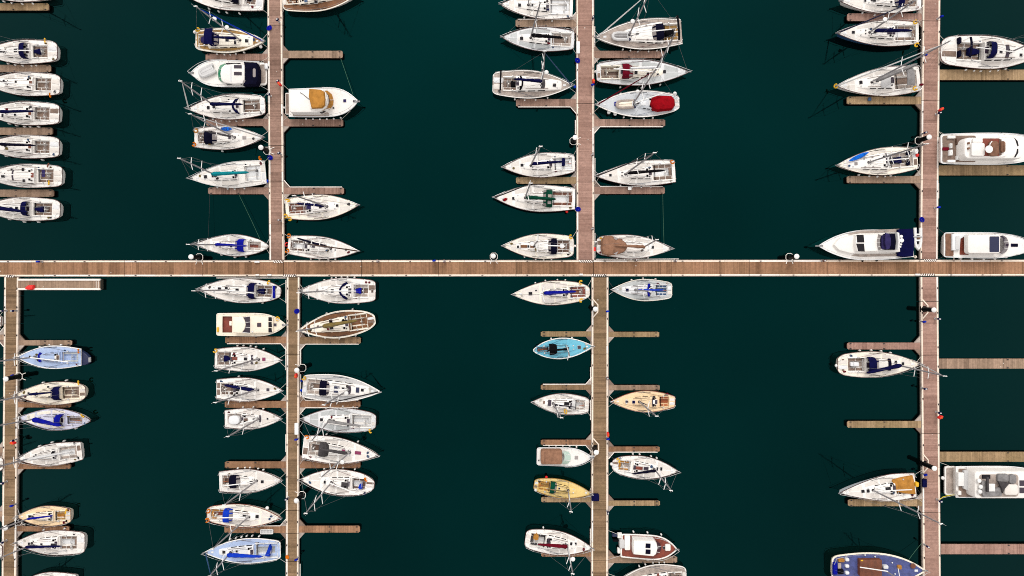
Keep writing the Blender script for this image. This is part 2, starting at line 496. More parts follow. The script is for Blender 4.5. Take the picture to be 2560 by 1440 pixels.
ORD = ['topmost', 'second', 'third', 'fourth', 'fifth']
def fingers(rows, side, where):
    n = len(rows)
    for i, rw in enumerate(rows):
        xa, xb, yc, h, pal = rw[:5]
        st = rw[5] if len(rw) > 5 else None
        look = {'plank_rose': 'rosy brown', 'plank_brown': 'brown', 'plank_olive': 'olive brown', 'plank_grey': 'greyish brown',
                'plank_lichen': 'yellowish weathered', 'plank_mauve': 'pale mauve brown'}[pal]
        o = 'topmost' if i == 0 else ('lowest' if i == n - 1 else ORD[i])
        edge = ' with white strip' if st else ''
        finger(xa, xb, yc, h, pal, "%s finger pontoon%s, %s on %s side of %s" % (look, edge, o, side, where), st, seed=int(abs(xa * 7 + yc)), gus=30 if h < 22 else 0)
UB, UC, UD = "upper left walkway", "upper middle walkway", "upper right walkway"
LE, LF, LG, LH = "far lower left walkway", "second lower walkway", "lower middle walkway", "lower right walkway"
fingers([(-54, 122, 17, 18, 'plank_lichen'), (-54, 127, 171, 18, 'plank_grey'), (-54, 131, 328, 18, 'plank_grey'), (-54, 134, 483, 18, 'plank_grey')], 'right', 'walkway beyond the left edge')
fingers([(670, 514, 143, 17, 'plank_rose'), (671, 516, 306, 18, 'plank_rose'), (673, 520, 477, 17, 'plank_rose')], 'left', UB)
fingers([(706, 857, 136, 18, 'plank_grey'), (708, 858, 307, 18, 'plank_rose'), (710, 860, 477, 17, 'plank_rose', 'N')], 'right', UB)
fingers([(1440, 1289, 58, 18, 'plank_grey', 'N'), (1441, 1290, 257, 19, 'plank_rose', 'S'), (1441, 1290, 451, 17, 'plank_lichen')], 'left', UC)
fingers([(1485, 1660, 136, 18, 'plank_rose'), (1485, 1663, 307, 18, 'plank_rose', 'S'), (1486, 1662, 476, 18, 'plank_rose', 'N')], 'right', UC)
fingers([(2305, 2118, 43, 19, 'plank_mauve'), (2303, 2117, 251, 19, 'plank_lichen'), (2301, 2117, 449, 18, 'plank_grey')], 'left', UD)
fingers([(2349, 2690, 187, 26, 'plank_lichen'), (2346, 2690, 426, 25, 'plank_lichen')], 'right', UD)
fingers([(46, 180, 857, 13, 'plank_grey'), (45, 177, 1012, 13, 'plank_brown'), (44, 176, 1166, 13, 'plank_brown'), (43, 173, 1322, 13, 'plank_brown')], 'right', LE)
fingers([(10, -130, 843, 13, 'plank_grey', 'NS'), (8, -130, 1125, 13, 'plank_grey'), (6, -130, 1285, 13, 'plank_grey')], 'left', LE)
fingers([(717, 563, 850, 17, 'plank_brown', 'S'), (716, 562, 1011, 17, 'plank_brown'), (716, 562, 1162, 17, 'plank_brown'), (715, 561, 1324, 17, 'plank_brown', 'N')], 'left', LF)
fingers([(749, 902, 851, 17, 'plank_olive', 'S'), (749, 901, 1010, 17, 'plank_brown', 'NS'), (749, 901, 1162, 17, 'plank_brown'), (748, 900, 1323, 17, 'plank_brown')], 'right', LF)
fingers([(1479, 1352, 835, 13, 'plank_lichen'), (1479, 1352, 968, 13, 'plank_olive', 'N'), (1479, 1352, 1106, 13, 'plank_brown', 'S'),
         (1478, 1353, 1249, 13, 'plank_lichen'), (1478, 1353, 1385, 13, 'plank_brown', 'N')], 'left', LG)
fingers([(1521, 1648, 836, 13, 'plank_lichen'), (1521, 1649, 969, 13, 'plank_grey'), (1521, 1649, 1123, 13, 'plank_brown', 'S'),
         (1521, 1650, 1258, 13, 'plank_lichen'), (1521, 1693, 1399, 17, 'plank_grey')], 'right', LG)
fingers([(2301, 2118, 865, 17, 'plank_mauve'), (2303, 2118, 1061, 17, 'plank_lichen'), (2305, 2120, 1257, 17, 'plank_lichen')], 'left', LH)
fingers([(2347, 2690, 909, 25, 'plank_grey'), (2349, 2690, 1142, 25, 'plank_lichen'), (2352, 2690, 1373, 25, 'plank_mauve')], 'right', LH)

def strips(root, lines):
    """white rubber fender strips bolted to a walkway's side"""
    a = root.rotation_euler.z; c, sn = math.cos(a), math.sin(a)
    for ln in lines:
        pts = []
        for q in ln:
            w = wxy(q[0], q[1], DZ); dx, dy = w.x - root.location.x, w.y - root.location.y
            pts.append((dx * c + dy * sn, -dx * sn + dy * c, DZ - .05))
        m = MB(); m.tube(pts, .06, 6); part("fender_strip", m, 'kerbwhite', root)
strips(main, [[(541, 695), (714, 695)], [(1490, 648), (1697, 647.5)]])
strips(W_B, [[(710.5, 600), (710.5, 634)]])
strips(W_C, [[(1487, 66), (1487, 118)], [(1487.5, 395), (1487.5, 452)], [(1487.5, 582), (1487.5, 646)], [(1438.5, 300), (1438.5, 335)]])
strips(W_D, [[(2347, 458), (2347, 496)]])
strips(W_F, [[(714.5, 700), (714.5, 758)], [(714, 866), (714, 925)], [(751.5, 872), (751.5, 912)], [(751.5, 936), (751.5, 992)], [(714, 1086), (714, 1130)], [(750, 1410), (750, 1440)]])
strips(W_G, [[(1476.5, 918), (1476.5, 952)], [(1476.5, 1000), (1476.5, 1050)], [(1476, 1322), (1476, 1376)]])

# gangway platform below the main pier at the left
A = wxy(48, 711, DZ); B = wxy(253, 711, DZ); L = B.x - A.x; W = 28 / S
pf = empty("landing_pontoon", (A.x, A.y, 0))
tag(pf, "short landing pontoon with two white kerbs along the lower edge of the main pier", "pontoon")
fl = MB(); fl.slab(rrect(0, -W / 2 + .05, L, W / 2 - .05, .1), -0.3, DZ + 0.15, 0.0); fr = part("float", fl, 'concrete', pf)
px = MB(); tn = []; planks(px, tn, random.Random(5), .5, 0, L, -W / 2 + .2, W / 2 - .2, True, DZ + 0.22)
pl = put("planks", tone_mesh(px, tn, 'plank_grey'), fr); pl["kind"] = "stuff"
for s in (-1, 1):
    e = MB(); e.slab(rrect(0, s * (W / 2 - .14) - .14, L, s * (W / 2 - .14) + .14, .03, 2), DZ, DZ + 0.36, 0.04); part("kerb_timber", e, 'kerbwhite', pf)
for x in (L - 0.6, L - 0.3):
    e = MB(); e.box(x, x + .06, -W / 2 + .29, W / 2 - .29, DZ + .21, DZ + .25); part("cross_bar", e, 'kerbwhite', pf, False)

# painted hatching strips where the side walkways join the main pier
def hatching(xa, xb, yc, lab, lean):
    a = wxy(xa, yc, DZ + .08); b = wxy(xb, yc, DZ + .08)
    rt = empty("hatched_ramp_plate", (a.x, a.y, 0))
    tag(rt, lab, "ramp plate", "hatched plates at the walkway joints")
    L = b.x - a.x; w = 0.16
    p = MB(); p.box(0, L, -w, w, DZ - 0.02, DZ + 0.075); part("plate", p, 'teakdark', rt, False)
    n = max(3, int(L / 0.29)); st = L / n
    for i in range(n):
        x = i * st; q = MB(); k = lean * 0.1
        q.slab([(x + .06 - k, -w), (x + .06 + st * .5 - k, -w), (x + .06 + st * .5 + k - .06, w), (x + .0 + k, w)], DZ + .076, DZ + .084)
        part("white_stripe", q, 'kerbwhite', rt, False)
hatching(683, 707, 654, "white hatched plate where the upper left walkway meets the main pier", -1)
hatching(1449, 1482, 653, "white hatched plate where the upper middle walkway meets the main pier", -1)
hatching(2311, 2343, 651, "white hatched plate where the upper right walkway meets the main pier", -1)
hatching(14, 36, 690.5, "white hatched plate where the lower left edge walkway meets the main pier", 1)
hatching(709, 741, 689, "white hatched plate where the second lower walkway meets the main pier", 1)
hatching(1479, 1516, 688, "white hatched plate where the lower middle walkway meets the main pier", 1)
hatching(2303, 2337, 687, "white hatched plate where the lower right walkway meets the main pier", 1)

# ------------------------------------------------------------------ mooring piles
def pile(px, py, side, label, well=False, h=3.3, r=0.32):
    c = wxy(px, py, h)
    rt = empty("mooring_pile", (c.x, c.y, 0)); tag(rt, label, "pile", "mooring piles")
    m = MB(); m.lathe([(r, -5.0), (r, h - 0.25)], 18); part("steel_tube", m, 'pileblack', rt)
    m = MB(); m.lathe([(r + 0.03, h - 0.25), (r + 0.03, h - 0.12), (r * 0.8, h - .03), (r * 0.3, h + 0.05), (0.02, h + 0.06)], 18); part("cap", m, 'plastic', rt)
    g = MB(); q = r + 0.28; dx, dy = side
    if well:                                   # a black slab on the deck paints the notch's darkness, kerb led round it
        k = MB(); k.slab(rrect(-.4, -.42, .42, .42, .05, 2), DZ - .1, DZ + .03, 0); part("dark_notch_plate", k, 'pileblack', rt)
        k = MB(); k.tube([(-.12, -1.35, DZ + .07), (.62, -.5, DZ + .07), (.62, .5, DZ + .07), (-.12, 1.35, DZ + .07)], .1, 6, flat=.7); part("kerb_timber", k, 'kerb', rt)
        return
    pts = [(-0.3, -0.62), (0.3, -0.62), (0.62, -0.3), (0.62, 0.3), (0.3, 0.62), (-0.3, 0.62), (-0.62, 0.3), (-0.62, -0.3)]
    g.tube([(p[0] * .82, p[1] * .82, DZ + .05) for p in pts], 0.045, 6, closed=True)
    part("guide_ring", g, 'kerbwhite', rt)
    for s in (-1, 1):
        k = MB(); k.tube([(dx * .5 + dy * s * .3, dy * .5 + dx * s * .3, DZ + .05), (dx * 1.0 + dy * s * .5, dy * 1.0 + dx * s * .5, DZ + .05)], 0.05, 6)
        part("guide_arm", k, 'kerbwhite', rt)
for a in [(651, 368, (1, 0), "white capped pile beside the walkway, below the blue kayak yacht"),
          (476, 642, (0, -1), "white capped pile on the main pier near the yacht with royal blue sprayhood"),
          (1233, 640, (0, -1), "white capped pile on the main pier near the middle of the picture"),
          (1438, 343, (1, 0), "white capped pile on the upper middle walkway above the blue striped yacht"),
          (2325, 342, (1, 0), "white capped pile leaning over the upper right walkway"),
          (1993, 641, (0, -1), "white capped pile on the main pier left of the navy covered motor yacht"),
          (12, 948, (1, 0), "white capped pile on the lower left edge walkway, the upper one"),
          (11, 1321, (1, 0), "white capped pile on the lower left edge walkway, the lower one"),
          (741, 926, (-1, 0), "white capped pile on the second lower walkway above the red lifebuoy post"),
          (740, 1253, (-1, 0), "white capped pile on the second lower walkway near the round sterned yacht"),
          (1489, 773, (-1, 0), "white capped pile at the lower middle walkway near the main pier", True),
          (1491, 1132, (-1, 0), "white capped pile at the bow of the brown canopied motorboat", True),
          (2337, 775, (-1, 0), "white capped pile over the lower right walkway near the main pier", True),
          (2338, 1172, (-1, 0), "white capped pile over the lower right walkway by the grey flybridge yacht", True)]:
    pile(*a)

# ------------------------------------------------------------------ service posts, lifebuoys, boxes on the walkways
def ped_body(mb):
    mb.lathe([(0.16, 0), (0.16, 0.04), (0.11, 0.06), (0.10, 0.85), (0.13, 0.88)], 10)
def ped_head(mb):
    mb.slab(rrect(-0.24, -0.13, 0.24, 0.13, 0.09), 0.86, 1.12, 0.06)
def ped_lamp(mb):
    mb.slab(rrect(-0.12, -0.08, 0.12, 0.08, 0.05), 1.115, 1.2, 0.03)
def hose_fn(mb):
    for k in range(4):
        r = 0.07 + 0.065 * k
        mb.tube([(r * math.cos(a * math.pi / 8), r * math.sin(a * math.pi / 8), 0.04 + 0.02 * (k % 2)) for a in range(16)], 0.04, 6, closed=True)
PED = {'navy': 'navy', 'blue': 'royal', 'dark': 'railbrown'}
def pedestal(px, py, kind, label, rz):
    c = wxy(px, py, 1.1)
    rt = empty("service_pedestal", (c.x, c.y, DZ + .06), rz); tag(rt, label, "service post", "electricity and water posts")
    put("post", shared("ped_body", ped_body, 'alu'), rt)
    put("head", shared("ped_head", ped_head, PED[kind]), rt)
    put("lamp", shared("ped_lamp", ped_lamp, 'lightgrey' if kind != 'blue' else 'blue'), rt)
def hose(px, py, label, colour='blue', s=1.0):
    c = wxy(px, py, .7)
    o = put("hose_coil", shared("hose", hose_fn, colour), None, (c.x, c.y, DZ + .065), (0, 0, px), (s, s * .85, s))
    tag(o, label, "hose", "coiled hoses on the walkways")
def lifebuoy(px, py, label, rz=0.0):
    c = wxy(px, py, 1.3)
    rt = empty("lifebuoy_post", (c.x, c.y, DZ + .06), rz); tag(rt, label, "lifebuoy post", "red lifebuoy posts")
    m = MB(); m.lathe([(0.05, 0), (0.05, 0.9)], 8); part("post", m, 'steel', rt)
    m = MB(); pts = rrect(-0.16, -0.30, 0.16, 0.34, 0.15); m.slab(pts, 0.75, 1.35, 0.12); part("housing", m, 'bright_red', rt)
    m = MB(); m.slab(rrect(-0.17, -0.05, 0.17, 0.05, 0.03), 1.351, 1.37, 0.01); part("lid_band", m, 'orange', rt)
P_ = math.pi
for a in [(696, 52, 'navy', "navy service post on the upper left walkway, uppermost", 0.9),
          (697, 205, 'navy', "navy service post touching the red lifebuoy post on the upper left walkway", 0.7),
          (674, 238, 'navy', "navy service post on the upper left walkway's left kerb, below the navy canopied cruiser", 0.4),
          (700, 384, 'navy', "navy service post on the upper left walkway opposite the turquoise sail cover", 0.6),
          (700, 551, 'dark', "dark service post on the upper left walkway below the white and yellow buoyed yacht", 0.2),
          (1482, 46, 'navy', "navy service post on the upper middle walkway, uppermost", 1.4),
          (1481, 214, 'blue', "blue service post under the red lifebuoy on the upper middle walkway", 0.3),
          (1481, 387, 'dark', "dark service post on the upper middle walkway opposite the navy covered boom", 1.5),
          (1481, 572, 'dark', "dark service post on the upper middle walkway above the brown canopy yacht", 1.5),
          (2349, 44, 'blue', "blue service post on the upper right walkway, uppermost", 0.3),
          (2345, 284, 'navy', "navy service post beside the lifebuoy on the upper right walkway", 0.3),
          (2309, 333, 'navy', "navy service post beside the pile on the upper right walkway", 0.3),
          (2342, 519, 'blue', "blue service post on the upper right walkway's right kerb, lowest", 0.1),
          (2309, 139, 'blue', "blue service post under the mast on the upper right walkway", -0.3),
          (100, 654, 'blue', "blue service post at the left end of the main pier's upper kerb", 0),
          (945, 653, 'dark', "dark service post on the main pier right of the bow of the lower left yacht", 1.5),
          (1086, 652, 'blue', "blue service post on the main pier in the empty stretch left of centre", 0.2),
          (1111, 653, 'dark', "small dark post on the main pier just right of the blue service post", 1.5),
          (1590, 650, 'dark', "dark service post on the main pier below the brown canopy yacht", 1.5),
          (1688, 652, 'dark', "dark service post on the main pier right of the brown canopy yacht", 1.5),
          (2058, 652, 'dark', "dark service post on the main pier below the big motor yacht's bow", .2),
          (10, 777, 'navy', "navy service post on the left kerb of the lower left edge walkway, topmost", 0),
          (36, 777, 'navy', "navy service post on the right kerb of the lower left edge walkway, topmost", 0),
          (36, 938, 'blue', "blue service post beside the upper pile on the lower left edge walkway", 0.5),
          (36, 1100, 'navy', "navy service post by the red lifebuoy on the lower left edge walkway", 0.2),
          (35, 1262, 'blue', "blue service post on the lower left edge walkway above the cream yacht", 0.2),
          (11, 1206, 'navy', "navy service post on the left kerb of the lower left edge walkway, middle", 0),
          (10, 1354, 'navy', "navy service post on the left kerb of the lower left edge walkway, lowest", 0),
          (718, 1246, 'navy', "navy service post on the second lower walkway's left kerb", 0.2),
          (743, 1097, 'blue', "blue service post below the white box on the second lower walkway", 0.1),
          (743, 1396, 'blue', "blue service post on the second lower walkway, lowest on the right", 0.3),
          (1518, 778, 'blue', "blue service post on the lower middle walkway near the main pier", 0.1),
          (1519, 1096, 'blue', "blue service post under the red lifebuoy on the lower middle walkway", 0.1),
          (1519, 1280, 'navy', "navy service post on the lower middle walkway's right kerb, lowest", 1.4),
          (1518, 945, 'dark', "dark service post on the lower middle walkway above the peach yacht", 1.5),
          (2306, 804, 'blue', "blue service post below the pile on the lower right walkway", 0.2),
          (2343, 797, 'navy', "navy service post on the lower right walkway's right kerb, topmost", 0.0),
          (2309, 971, 'navy', "navy service post on the lower right walkway below the long mast", 0.2),
          (2345, 1031, 'navy', "navy service post above the red lifebuoy on the lower right walkway", 0.1),
          (2309, 1185, 'blue', "blue service post above the navy crate on the lower right walkway", 0.4),
          (2315, 1364, 'navy', "navy service post near the bow of the blue decked yacht", -.5),
          (2347, 1251, 'navy', "navy service post at the end of the yellow hose", 0.2)]:
    pedestal(*a)
for a in [(673, 70, "blue hose coil on the upper left walkway by the gold teak yacht's bow"),
          (675, 394, "blue hose coil on the upper left walkway beside the pile"),
          (1444, 151, "blue hose coil on the upper middle walkway below the white box"),
          (1445, 523, "blue hose coil on the upper middle walkway by the green covered yacht"),
          (2305, 549, "blue hose coil on the upper right walkway above the white tender"),
          (742, 778, "blue hose coil on the second lower walkway near the main pier")]:
    hose(a[0], a[1], a[2], 'royal', 1.35)
hose(718, 1393, "orange hose coil on the second lower walkway's left kerb", 'orange', 1.0)
for a in [(701, 212, "red lifebuoy post on the upper left walkway beside the tan canvas cruiser", .7),
          (1483, 205, "red lifebuoy post on the upper middle walkway", .1), (2349, 275, "red lifebuoy post on the upper right walkway", -.9),
          (37, 1106, "red lifebuoy post on the lower left edge walkway", 1.3), (742, 939, "red lifebuoy post on the second lower walkway below the pile", 0),
          (1519, 1085, "red lifebuoy post on the lower middle walkway", 0), (2347, 1042, "red lifebuoy post on the lower right walkway", -.9)]:
    lifebuoy(*a)
def dockbox(x0, y0, x1, y1, label, colour='plastic', h=0.55):
    a = wxy(x0, y1, DZ + h); b = wxy(x1, y0, DZ + h)
    rt = empty("dock_box", ((a.x + b.x) / 2, (a.y + b.y) / 2, DZ)); tag(rt, label, "storage box", "boxes standing on the pontoons")
    w, l = (b.x - a.x) / 2, (b.y - a.y) / 2
    m = MB(); m.slab(rrect(-w + .03, -l + .03, w - .03, l - .03, .05, 2), 0.07, h - .08, 0.0); part("body", m, colour, rt)
    m = MB(); m.slab(rrect(-w, -l, w, l, .06, 2), h - .08, h, 0.05); part("lid", m, colour, rt)
dockbox(1441, 103, 1450, 133, "long white storage box on the upper middle walkway")
dockbox(736, 1058, 746, 1087, "long white storage box on the second lower walkway")
dockbox(2307, 1198, 2318, 1219, "navy blue crate on the lower right walkway", 'navy', .4)
dockbox(1479, 1236, 1498, 1253, "dark navy bin on the lower middle walkway at the yellow yacht's bow", 'navy', .7)
for (x, y, w, lab) in [(642, 654.5, 13, "small white box on the main pier's upper kerb, left of the upper left walkway"),
                       (643, 687.5, 9, "small white box on the main pier's lower kerb, the left one of a pair"), (673, 687.5, 11, "small white box on the main pier's lower kerb, the right one of a pair"),
                       (1453, 686.5, 9, "small white box on the main pier's lower kerb at the lower middle walkway"),
                       (2295, 686.5, 13, "small white box on the main pier's lower kerb at the lower right walkway")]:
    dockbox(x - w / 2, y - 2.3, x + w / 2, y + 2.3, lab, 'plastic', 0.32)
m = MB(); a = wxy(667, 1329, .7)
cr = empty("white_crate", (a.x, a.y, DZ)); tag(cr, "open white plastic crate lying on a finger pontoon", "crate")
m.slab(rrect(-.86, -.28, .86, .28, .1), .01, .06, 0); part("base", m, 'lightgrey', cr)
m = MB(); m.tube([(p[0], p[1], .16) for p in rrect(-.88, -.3, .88, .3, .1)], .05, 6, closed=True, flat=2.2); part("rim", m, 'plastic', cr)
for k in (-.43, 0, .43):
    m = MB(); m.box(k - .02, k + .02, -.27, .27, .05, .14); part("divider", m, 'plastic', cr, False)
# the red tarpaulin heap on the landing pontoon
a = wxy(72, 719, 1.2); m = MB()
pts = [(-.62, -.12), (-.35, .2), (-.1, .34), (.4, .36), (.64, .34), (.6, -.25), (.3, -.34), (-.3, -.3)]
m.slab(pts, 0, .55, .2)
o = part("tarpaulin", m, 'bright_red', None); o.location = (a.x, a.y, DZ + .23); tag(o, "bright red tarpaulin bundle on the landing pontoon at the left", "tarpaulin")

# ------------------------------------------------------------------ boats
def winch_fn(mb):
    mb.lathe([(0.10, 0), (0.085, 0.05), (0.07, 0.11), (0.09, 0.17), (0.06, 0.18), (0.02, 0.19)], 8)
def fender_fn(mb):
    mb.lathe([(0.02, 0.0), (0.09, 0.05), (0.125, 0.15), (0.125, 0.5), (0.09, 0.6), (0.03, 0.66), (0.02, 0.8)], 10)
def ball_fn(mb):
    mb.lathe([(0.02, -.26), (0.16, -.2), (0.25, -.05), (0.25, .06), (0.16, .2), (0.05, .26), (0.04, .34)], 14)
def wheel_fn(mb):
    mb.tube([(0, 0.42 * math.cos(a * math.pi / 9), 0.42 * math.sin(a * math.pi / 9)) for a in range(18)], 0.025, 5, closed=True)
    for k in range(3):
        a = k * math.pi / 3
        mb.tube([(0, 0.42 * math.cos(a), 0.42 * math.sin(a)), (0, -0.42 * math.cos(a), -0.42 * math.sin(a))], 0.018, 4)
def buoy_fn(mb):
    mb.tube([(0.0 + 0.25 * math.cos(math.radians(a)), 0.25 * math.sin(math.radians(a)), 0.0) for a in range(-140, 141, 28)], 0.10, 7)
def ring_fn(mb):
    mb.tube([(0.27 * math.cos(a * math.pi / 8), 0.27 * math.sin(a * math.pi / 8), 0.0) for a in range(16)], 0.08, 7, closed=True)
def dome_fn(mb):
    mb.lathe([(0.18, 0), (0.29, 0.03), (0.31, 0.1), (0.28, 0.19), (0.18, 0.24), (0.02, 0.26)], 16)
def coil_fn(mb):
    mb.tube([(.15 * math.cos(a * math.pi / 5), .15 * math.sin(a * math.pi / 5), .03) for a in range(10)], .045, 5, closed=True)
    mb.tube([(.06 * math.cos(a * math.pi / 4), .06 * math.sin(a * math.pi / 4), .05) for a in range(8)], .035, 5, closed=True)
def vent_fn(mb):
    mb.lathe([(.11, 0), (.11, .03), (.07, .07), (.02, .08)], 8)
def cleat2_fn(mb):
    mb.tube([(-0.12, 0, 0.05), (0.12, 0, 0.05)], 0.022, 5); mb.box(-0.05, 0.05, -0.02, 0.02, 0, 0.05)

class Boat:
    def __init__(s, stern, bow, beam, name, label, cat, group, fb=1.15, sw=0.75, tm=0.42, p=1.75, rs=None, rk=0.5, hull='white', deck='white',
                 rail='railbrown', railw=0.055, well=None, seed=None):
        s.rng = random.Random(int(stern[0] * 13 + stern[1] * 7) if seed is None else seed)
        s.st, s.bw = stern, bow
        A = wxy(stern[0], stern[1], fb); B = wxy(bow[0], bow[1], fb)
        s.L = math.hypot(B.x - A.x, B.y - A.y); s.rz = math.atan2(B.y - A.y, B.x - A.x)
        s.A = A; s.k = s.L / 11.0
        s.fb = fb; s.B = beam / S * (H - fb) / H / 2.0
        s.sw, s.tm, s.p, s.rs, s.rk = sw, tm, p, rs, rk
        if well: well = (well[0], well[1], min(well[2], .76 * s.hb(well[0]), .76 * s.hb(well[1])))
        s.root = empty(name, (A.x, A.y, 0), s.rz)
        tag(s.root, label, cat, group)
        s.c, s.sn = math.cos(s.rz), math.sin(s.rz)
        s.hull(hull)
        s.deck(deck, well)
        s.gunwale(rail, railw)
    def l(s, px, py, z):
        w = wxy(px, py, z); dx, dy = w.x - s.A.x, w.y - s.A.y
        return (dx * s.c + dy * s.sn, -dx * s.sn + dy * s.c)
    def lx(s, px, z=1.2):
        t = (px - s.st[0]) / (s.bw[0] - s.st[0]); py = s.st[1] + t * (s.bw[1] - s.st[1])
        return s.l(px, py, z)[0]
    def m(s, n): return n / S * (H - s.fb) / H
    def hb(s, x):
        t = min(1.0, max(0.0, x / s.L))
        if t < s.tm: v = s.sw + (1 - s.sw) * math.sin(math.pi / 2 * t / s.tm)
        else: v = 1 - ((t - s.tm) / (1 - s.tm)) ** s.p
        if s.rs and t < s.rs: v *= s.rk + (1 - s.rk) * math.sqrt(max(0, 1 - ((s.rs - t) / s.rs) ** 2))
        return max(0.012, v * s.B)
    def zs(s, x):
        t = x / s.L
        return s.fb * (0.96 + 0.2 * t * t)
    def dz(s, x, y=0.0):
        b = s.hb(x); q = min(1.0, abs(y) / max(b, .05))
        return s.zs(x) + 0.07 * s.k * (1 - q * q) * min(1, b)
    def stations(s, extra=()):
        n = 26
        xs = [s.L * (0.5 - 0.5 * math.cos(math.pi * i / n)) for i in range(n + 1)]
        xs = [x for x in xs if all(abs(x - e) > 0.05 for e in extra)] + list(extra)
        return sorted(xs)
    def hull(s, m):
        rings = []
        for x in s.stations():
            t = x / s.L; b = s.hb(x); z = s.zs(x)
            def X(f): return x * (1 - 0.075 * (1 - f) * t ** 4) + (1 - t) ** 8 * 0.035 * s.L * (1 - f) * (1 if s.sw > .5 else 2.2)
            side = [(X(0), b * 0.5, -0.45), (X(0.1), b * 0.74, 0.0), (X(0.55), b * 0.9, z * 0.5), (X(1), b, z)]
            rings.append([(q[0], -q[1], q[2]) for q in side[::-1]] + side)
        mb = MB(); mb.loft(rings, False, False)
        n = len(rings[0]); mb.f.append(tuple(range(n)))
        s.hull_o = part("hull", mb, m, s.root)
    def deck(s, m, well):
        ex = (well[0], well[1]) if well else ()
        xs = s.stations(ex); mb = MB()
        rows = []
        for x in xs:
            b = s.hb(x); yc = min(well[2] if well else 0.5 * b, 0.72 * b)
            rows.append([(x, y, s.dz(x, y) - 0.01) for y in (-b, -(b + yc) / 2, -yc, 0, yc, (b + yc) / 2, b)])
        o = 0
        for r in rows: mb.v.extend(r)
        for i in range(len(xs) - 1):
            for j in range(6):
                if well and j in (2, 3) and xs[i] >= well[0] - 1e-4 and xs[i + 1] <= well[1] + 1e-4: continue
                mb.f.append((i * 7 + j, (i + 1) * 7 + j, (i + 1) * 7 + j + 1, i * 7 + j + 1))
        s.deck_o = part("deck", mb, m, s.root)
        s.well = well
    def gunwale(s, m, w):
        mb = MB(); rings = []
        xs = s.stations()
        path = [(x, s.hb(x)) for x in xs] + [(x, -s.hb(x)) for x in xs[::-1]]
        n = len(path)
        for i in range(n):
            p0 = Vector(path[max(0, i - 1)]); p1 = Vector(path[i]); p2 = Vector(path[min(n - 1, i + 1)])
            t = (p2 - p0); t = t.normalized() if t.length > 1e-6 else Vector((1, 0))
            if len(xs) - 1 <= i <= len(xs): t = Vector((0, -1))
            nn = Vector((t.y, -t.x))          # inwards (path runs stern->bow on +y, back on -y)
            z = s.zs(p1.x)
            a = p1 - nn * 0.012; c = p1 + nn * w
            rings.append([(a.x, a.y, z - 0.05), (a.x, a.y, z + 0.05), (c.x, c.y, z + 0.05), (c.x, c.y, z - 0.05)])
        rings.append(rings[0])
        mb.loft(rings, True, False)
        s.rail_o = part("gunwale", mb, m, s.root)
    # ---- small generic pieces, given in photograph pixels
    def pslab(s, name, poly, z0, z1, m, bev=0.0, parent=None, label=None):
        mb = MB(); mb.slab([s.l(p[0], p[1], z1) for p in poly], z0, z1, bev)
        return part(name, mb, m, parent or s.root, label=label)
    def prr(s, name, x0, y0, x1, y1, r, z0, z1, m, bev=0.0, parent=None, label=None):
        return s.pslab(name, rrect(x0, y0, x1, y1, r, 4), z0, z1, m, bev, parent, label)
    def hatch(s, px, py, w, h, m='glass', z=None, frame='lightgrey', t=0.06):
        z0 = z if z is not None else 1.3
        for _ in range(2):
            x, y = s.l(px, py, z0); z0 = (z if z is not None else s.top(x, y))
        a, b = s.m(w) / 2, s.m(h) / 2
        mb = MB(); mb.slab(rrect(x - a, y - b, x + a, y + b, .05, 2), z0 - 0.04, z0 + t, 0.015)
        f = part("hatch", mb, frame, s.root)
        mb = MB(); mb.slab(rrect(x - a + .028, y - b + .028, x + a - .028, y + b - .028, .04, 2), z0 + t - 0.01, z0 + t + .012, 0.004)
        part("pane", mb, m, f)
        return f
    def top(s, x, y):
        z = s.dz(x, y)
        if getattr(s, 'cab', None):
            xa, xf, w, h, fr = s.cab
            if xa <= x <= xf:
                ww = s.cabw(x)
                if abs(y) < ww * 0.93: z = max(z, s.cabz(x) + 0.05 * s.k * (1 - (y / ww) ** 2))
        return z
    def cabw(s, x):
        xa, xf, w, h, fr = s.cab
        u = (x - xa) / (xf - xa)
        return min(w * (1 - (1 - fr) * u ** 1.6), 0.80 * s.hb(x))
    def cabz(s, x):
        xa, xf, w, h, fr = s.cab
        u = min(1, max(0, (x - xa) / (xf - xa)))
        return s.zs(x) + h * (1 - 0.75 * u ** 3)
    def cabin(s, xa, xf, w, h, m, fr=0.55, wins=3, win='glass', band=True):
        s.cab = (xa, xf, w, h, fr)
        rings = []; N = 12
        for i in range(N + 1):
            u = i / N; x = xa + (xf - xa) * u
            ww = s.cabw(x); zt = s.cabz(x); zb = s.zs(x) - 0.03
            if i == N: zt = zb + 0.12
            e = 0.10 * s.k
            half = [(x, ww + 0.0, zb), (x, ww - e * .6, zb + (zt - zb) * .55), (x, ww - e * 1.0, zb + (zt - zb) * .9), (x, ww - e * 1.8, zt), (x, ww * 0.4, zt + 0.045 * s.k)]
            rings.append([(q[0], -q[1], q[2]) for q in half] + [(q[0], q[1], q[2]) for q in half[::-1]])
        u = rings[-1]; tip = [(xf + 0.16 * s.k * (1 - (q[1] / max(.1, s.cabw(xf))) ** 2) + .05, q[1] * 0.9, s.zs(xf) - 0.02 + 0.01 * (q[2] > s.zs(xf))) for q in u]
        rings.append(tip)
        mb = MB(); mb.loft(rings, True, True)
        s.cab_o = part("coachroof", mb, m, s.root)
        span = (xf - xa) * 0.66
